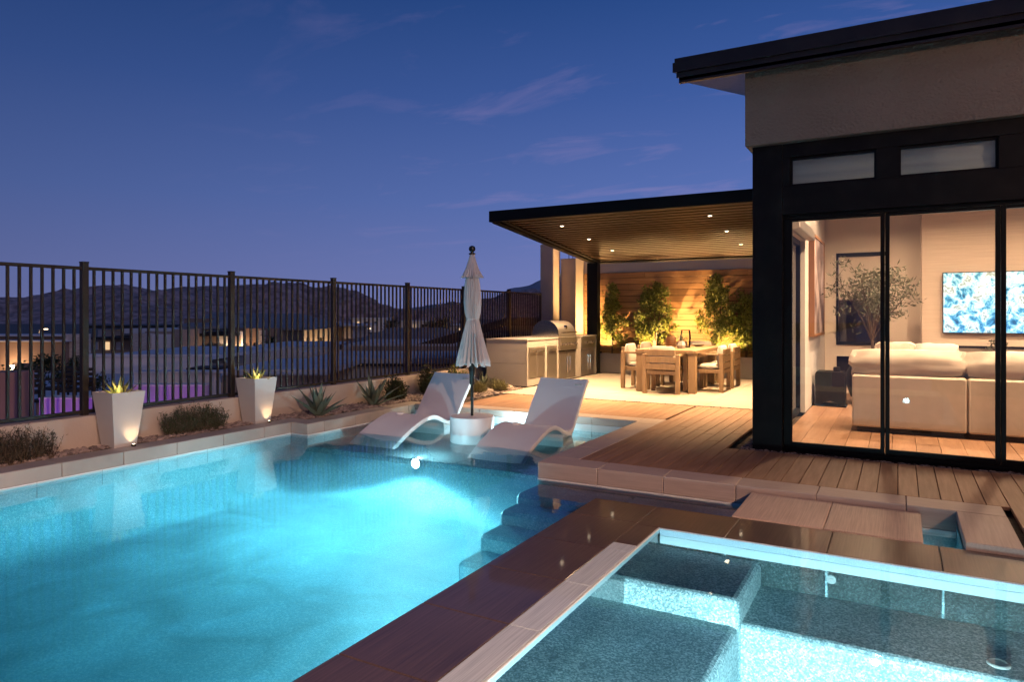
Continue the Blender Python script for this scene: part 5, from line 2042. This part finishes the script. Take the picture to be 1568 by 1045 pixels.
far_tree('palm_tree', 415, 505, 545, 60, 42, 'dark palm in front of the pitched roof house', 91, palm=True)
far_tree('far_tree', 600, 487, 509, 95, 30, 'dark round tree below the hills left of the fourth fence post', 92)
far_tree('far_tree', 670, 489, 509, 90, 42, 'wide dark tree left of the parasol below the far ridge', 93)
far_tree('hedge_bush', 330, 528, 537, 60, 30, 'small lit bush in front of the pitched roof house', 94, m='leafolive')
far_tree('hedge_bush', 75, 548, 572, 28, 50, 'dark bush before the brown house', 95)
far_tree('hedge_bush', 112, 548, 575, 27, 34, 'dark bush beside the second fence post', 96)
far_tree('hedge_bush', 40, 560, 592, 22, 60, 'dark leafy bush on the neighbour patio at left', 97, n=700)
far_tree('hedge_bush', 100, 562, 592, 21.5, 55, 'dark leafy bush on the neighbour patio beside the fence post', 98, n=700)
far_tree('hedge_bush', 150, 575, 605, 18, 45, 'dark leafy bush just right of the fence post beyond the wall', 99, n=500)
# neighbour dark loungers / furniture on that patio
for i, (px, d, rz, lab) in enumerate(((38, 16.5, .4, 'dark outdoor chair on the neighbour terrace, leftmost'), (70, 17.5, -.5, 'dark outdoor chair on the neighbour terrace, second from the left'), (108, 17, .2, 'dark outdoor chair on the neighbour terrace next to the fence post'))):
    s = Spot('patio_chair', px, d, lab, 'chair', None)
    s.o.rotation_euler.z += rz
    G().box(-.3, .3, 0, .6, -.52, -.46).build('seat', 'eave', s.o, world=False)
    for k in range(4):
        G().box(-.3, .3, .56, .6, -.40 + k * .12, -.32 + k * .12).build('back_slat', 'eave', s.o, world=False)
    for a in (-.3, .26):
        G().box(a, a + .04, 0, .6, -.30, -.26).build('armrest', 'eave', s.o, world=False)
        for b in (.0, .56):
            G().box(a, a + .04, b, b + .04, -.899, -.30).build('leg', 'eave', s.o, world=False)
s = Spot('fire_table', 88, 15.6, 'low dark square table on the neighbour terrace', 'table')
G().box(-.45, .45, -.3, .5, -.56, -.50).build('top', 'eave', s.o, world=False)
G().box(-.35, .35, -.2, .4, -.899, -.561).build('base', 'farwallb', s.o, world=False)


# ================================================================== HILLS
def ridge(name, prof, d, base, depth, m, seed, amp):
    """mountain mass: prof is a list of (bearing px, crest py) at distance d"""
    g = G()
    nxs = 220
    nys = 26
    px0, px1 = prof[0][0], prof[-1][0]

    def crest(px):
        for (a, ya), (b, yb) in zip(prof[:-1], prof[1:]):
            if a <= px <= b:
                t = (px - a) / (b - a)
                t = t * t * (3 - 2 * t) * .5 + t * .5
                return ya + (yb - ya) * t
        return prof[-1][1]
    for j in range(nys):
        v = j / (nys - 1)
        for i in range(nxs):
            px = px0 + (px1 - px0) * i / (nxs - 1)
            hgt = (HY - crest(px)) * d / FPX + CAMH - base
            # front slope then back slope
            if v < .62:
                t = v / .62
                prof_h = t ** 1.25
            else:
                prof_h = 1 - ((v - .62) / .38) ** 1.5
            dd = d - depth * .62 + depth * v
            p = FWD * dd + RGT * ((px - CX) / FPX * d)
            q = Vector((p.x / d * 9 + seed, p.y / d * 9, 0))
            n = noise.fractal(q * 1.0, 1.0, 2.1, 6) * amp
            n2 = noise.ridged_multi_fractal(q * 2.2, .9, 2.2, 5, 1.0, 2.0) * amp * .35 - amp * .25
            z = base + max(0, hgt) * prof_h + (n + n2) * (math.sin(PI * min(1, v * .8)) * (1 - abs(prof_h) ** 6 * .85))
            g.v.append((p.x, p.y, z))
    for j in range(nys - 1):
        for i in range(nxs - 1):
            a = j * nxs + i
            g.f.append((a, a + 1, a + nxs + 1, a + nxs))
    return struct(name, g, m, smooth=True)


HAMP = 1
ridge('hill', [(-900, 486), (-600, 455), (-350, 440), (-150, 452), (-40, 470), (0, 463), (45, 452), (78, 455), (125, 446), (160, 441), (190, 436), (212, 440), (232, 448), (262, 441), (300, 440), (345, 434), (385, 432), (405, 434),
               (440, 438), (466, 446), (495, 455), (515, 453), (532, 450), (552, 454), (580, 466), (600, 474), (640, 482), (720, 487)], 1000, -14, 520, 'hill', 3.0, 26)
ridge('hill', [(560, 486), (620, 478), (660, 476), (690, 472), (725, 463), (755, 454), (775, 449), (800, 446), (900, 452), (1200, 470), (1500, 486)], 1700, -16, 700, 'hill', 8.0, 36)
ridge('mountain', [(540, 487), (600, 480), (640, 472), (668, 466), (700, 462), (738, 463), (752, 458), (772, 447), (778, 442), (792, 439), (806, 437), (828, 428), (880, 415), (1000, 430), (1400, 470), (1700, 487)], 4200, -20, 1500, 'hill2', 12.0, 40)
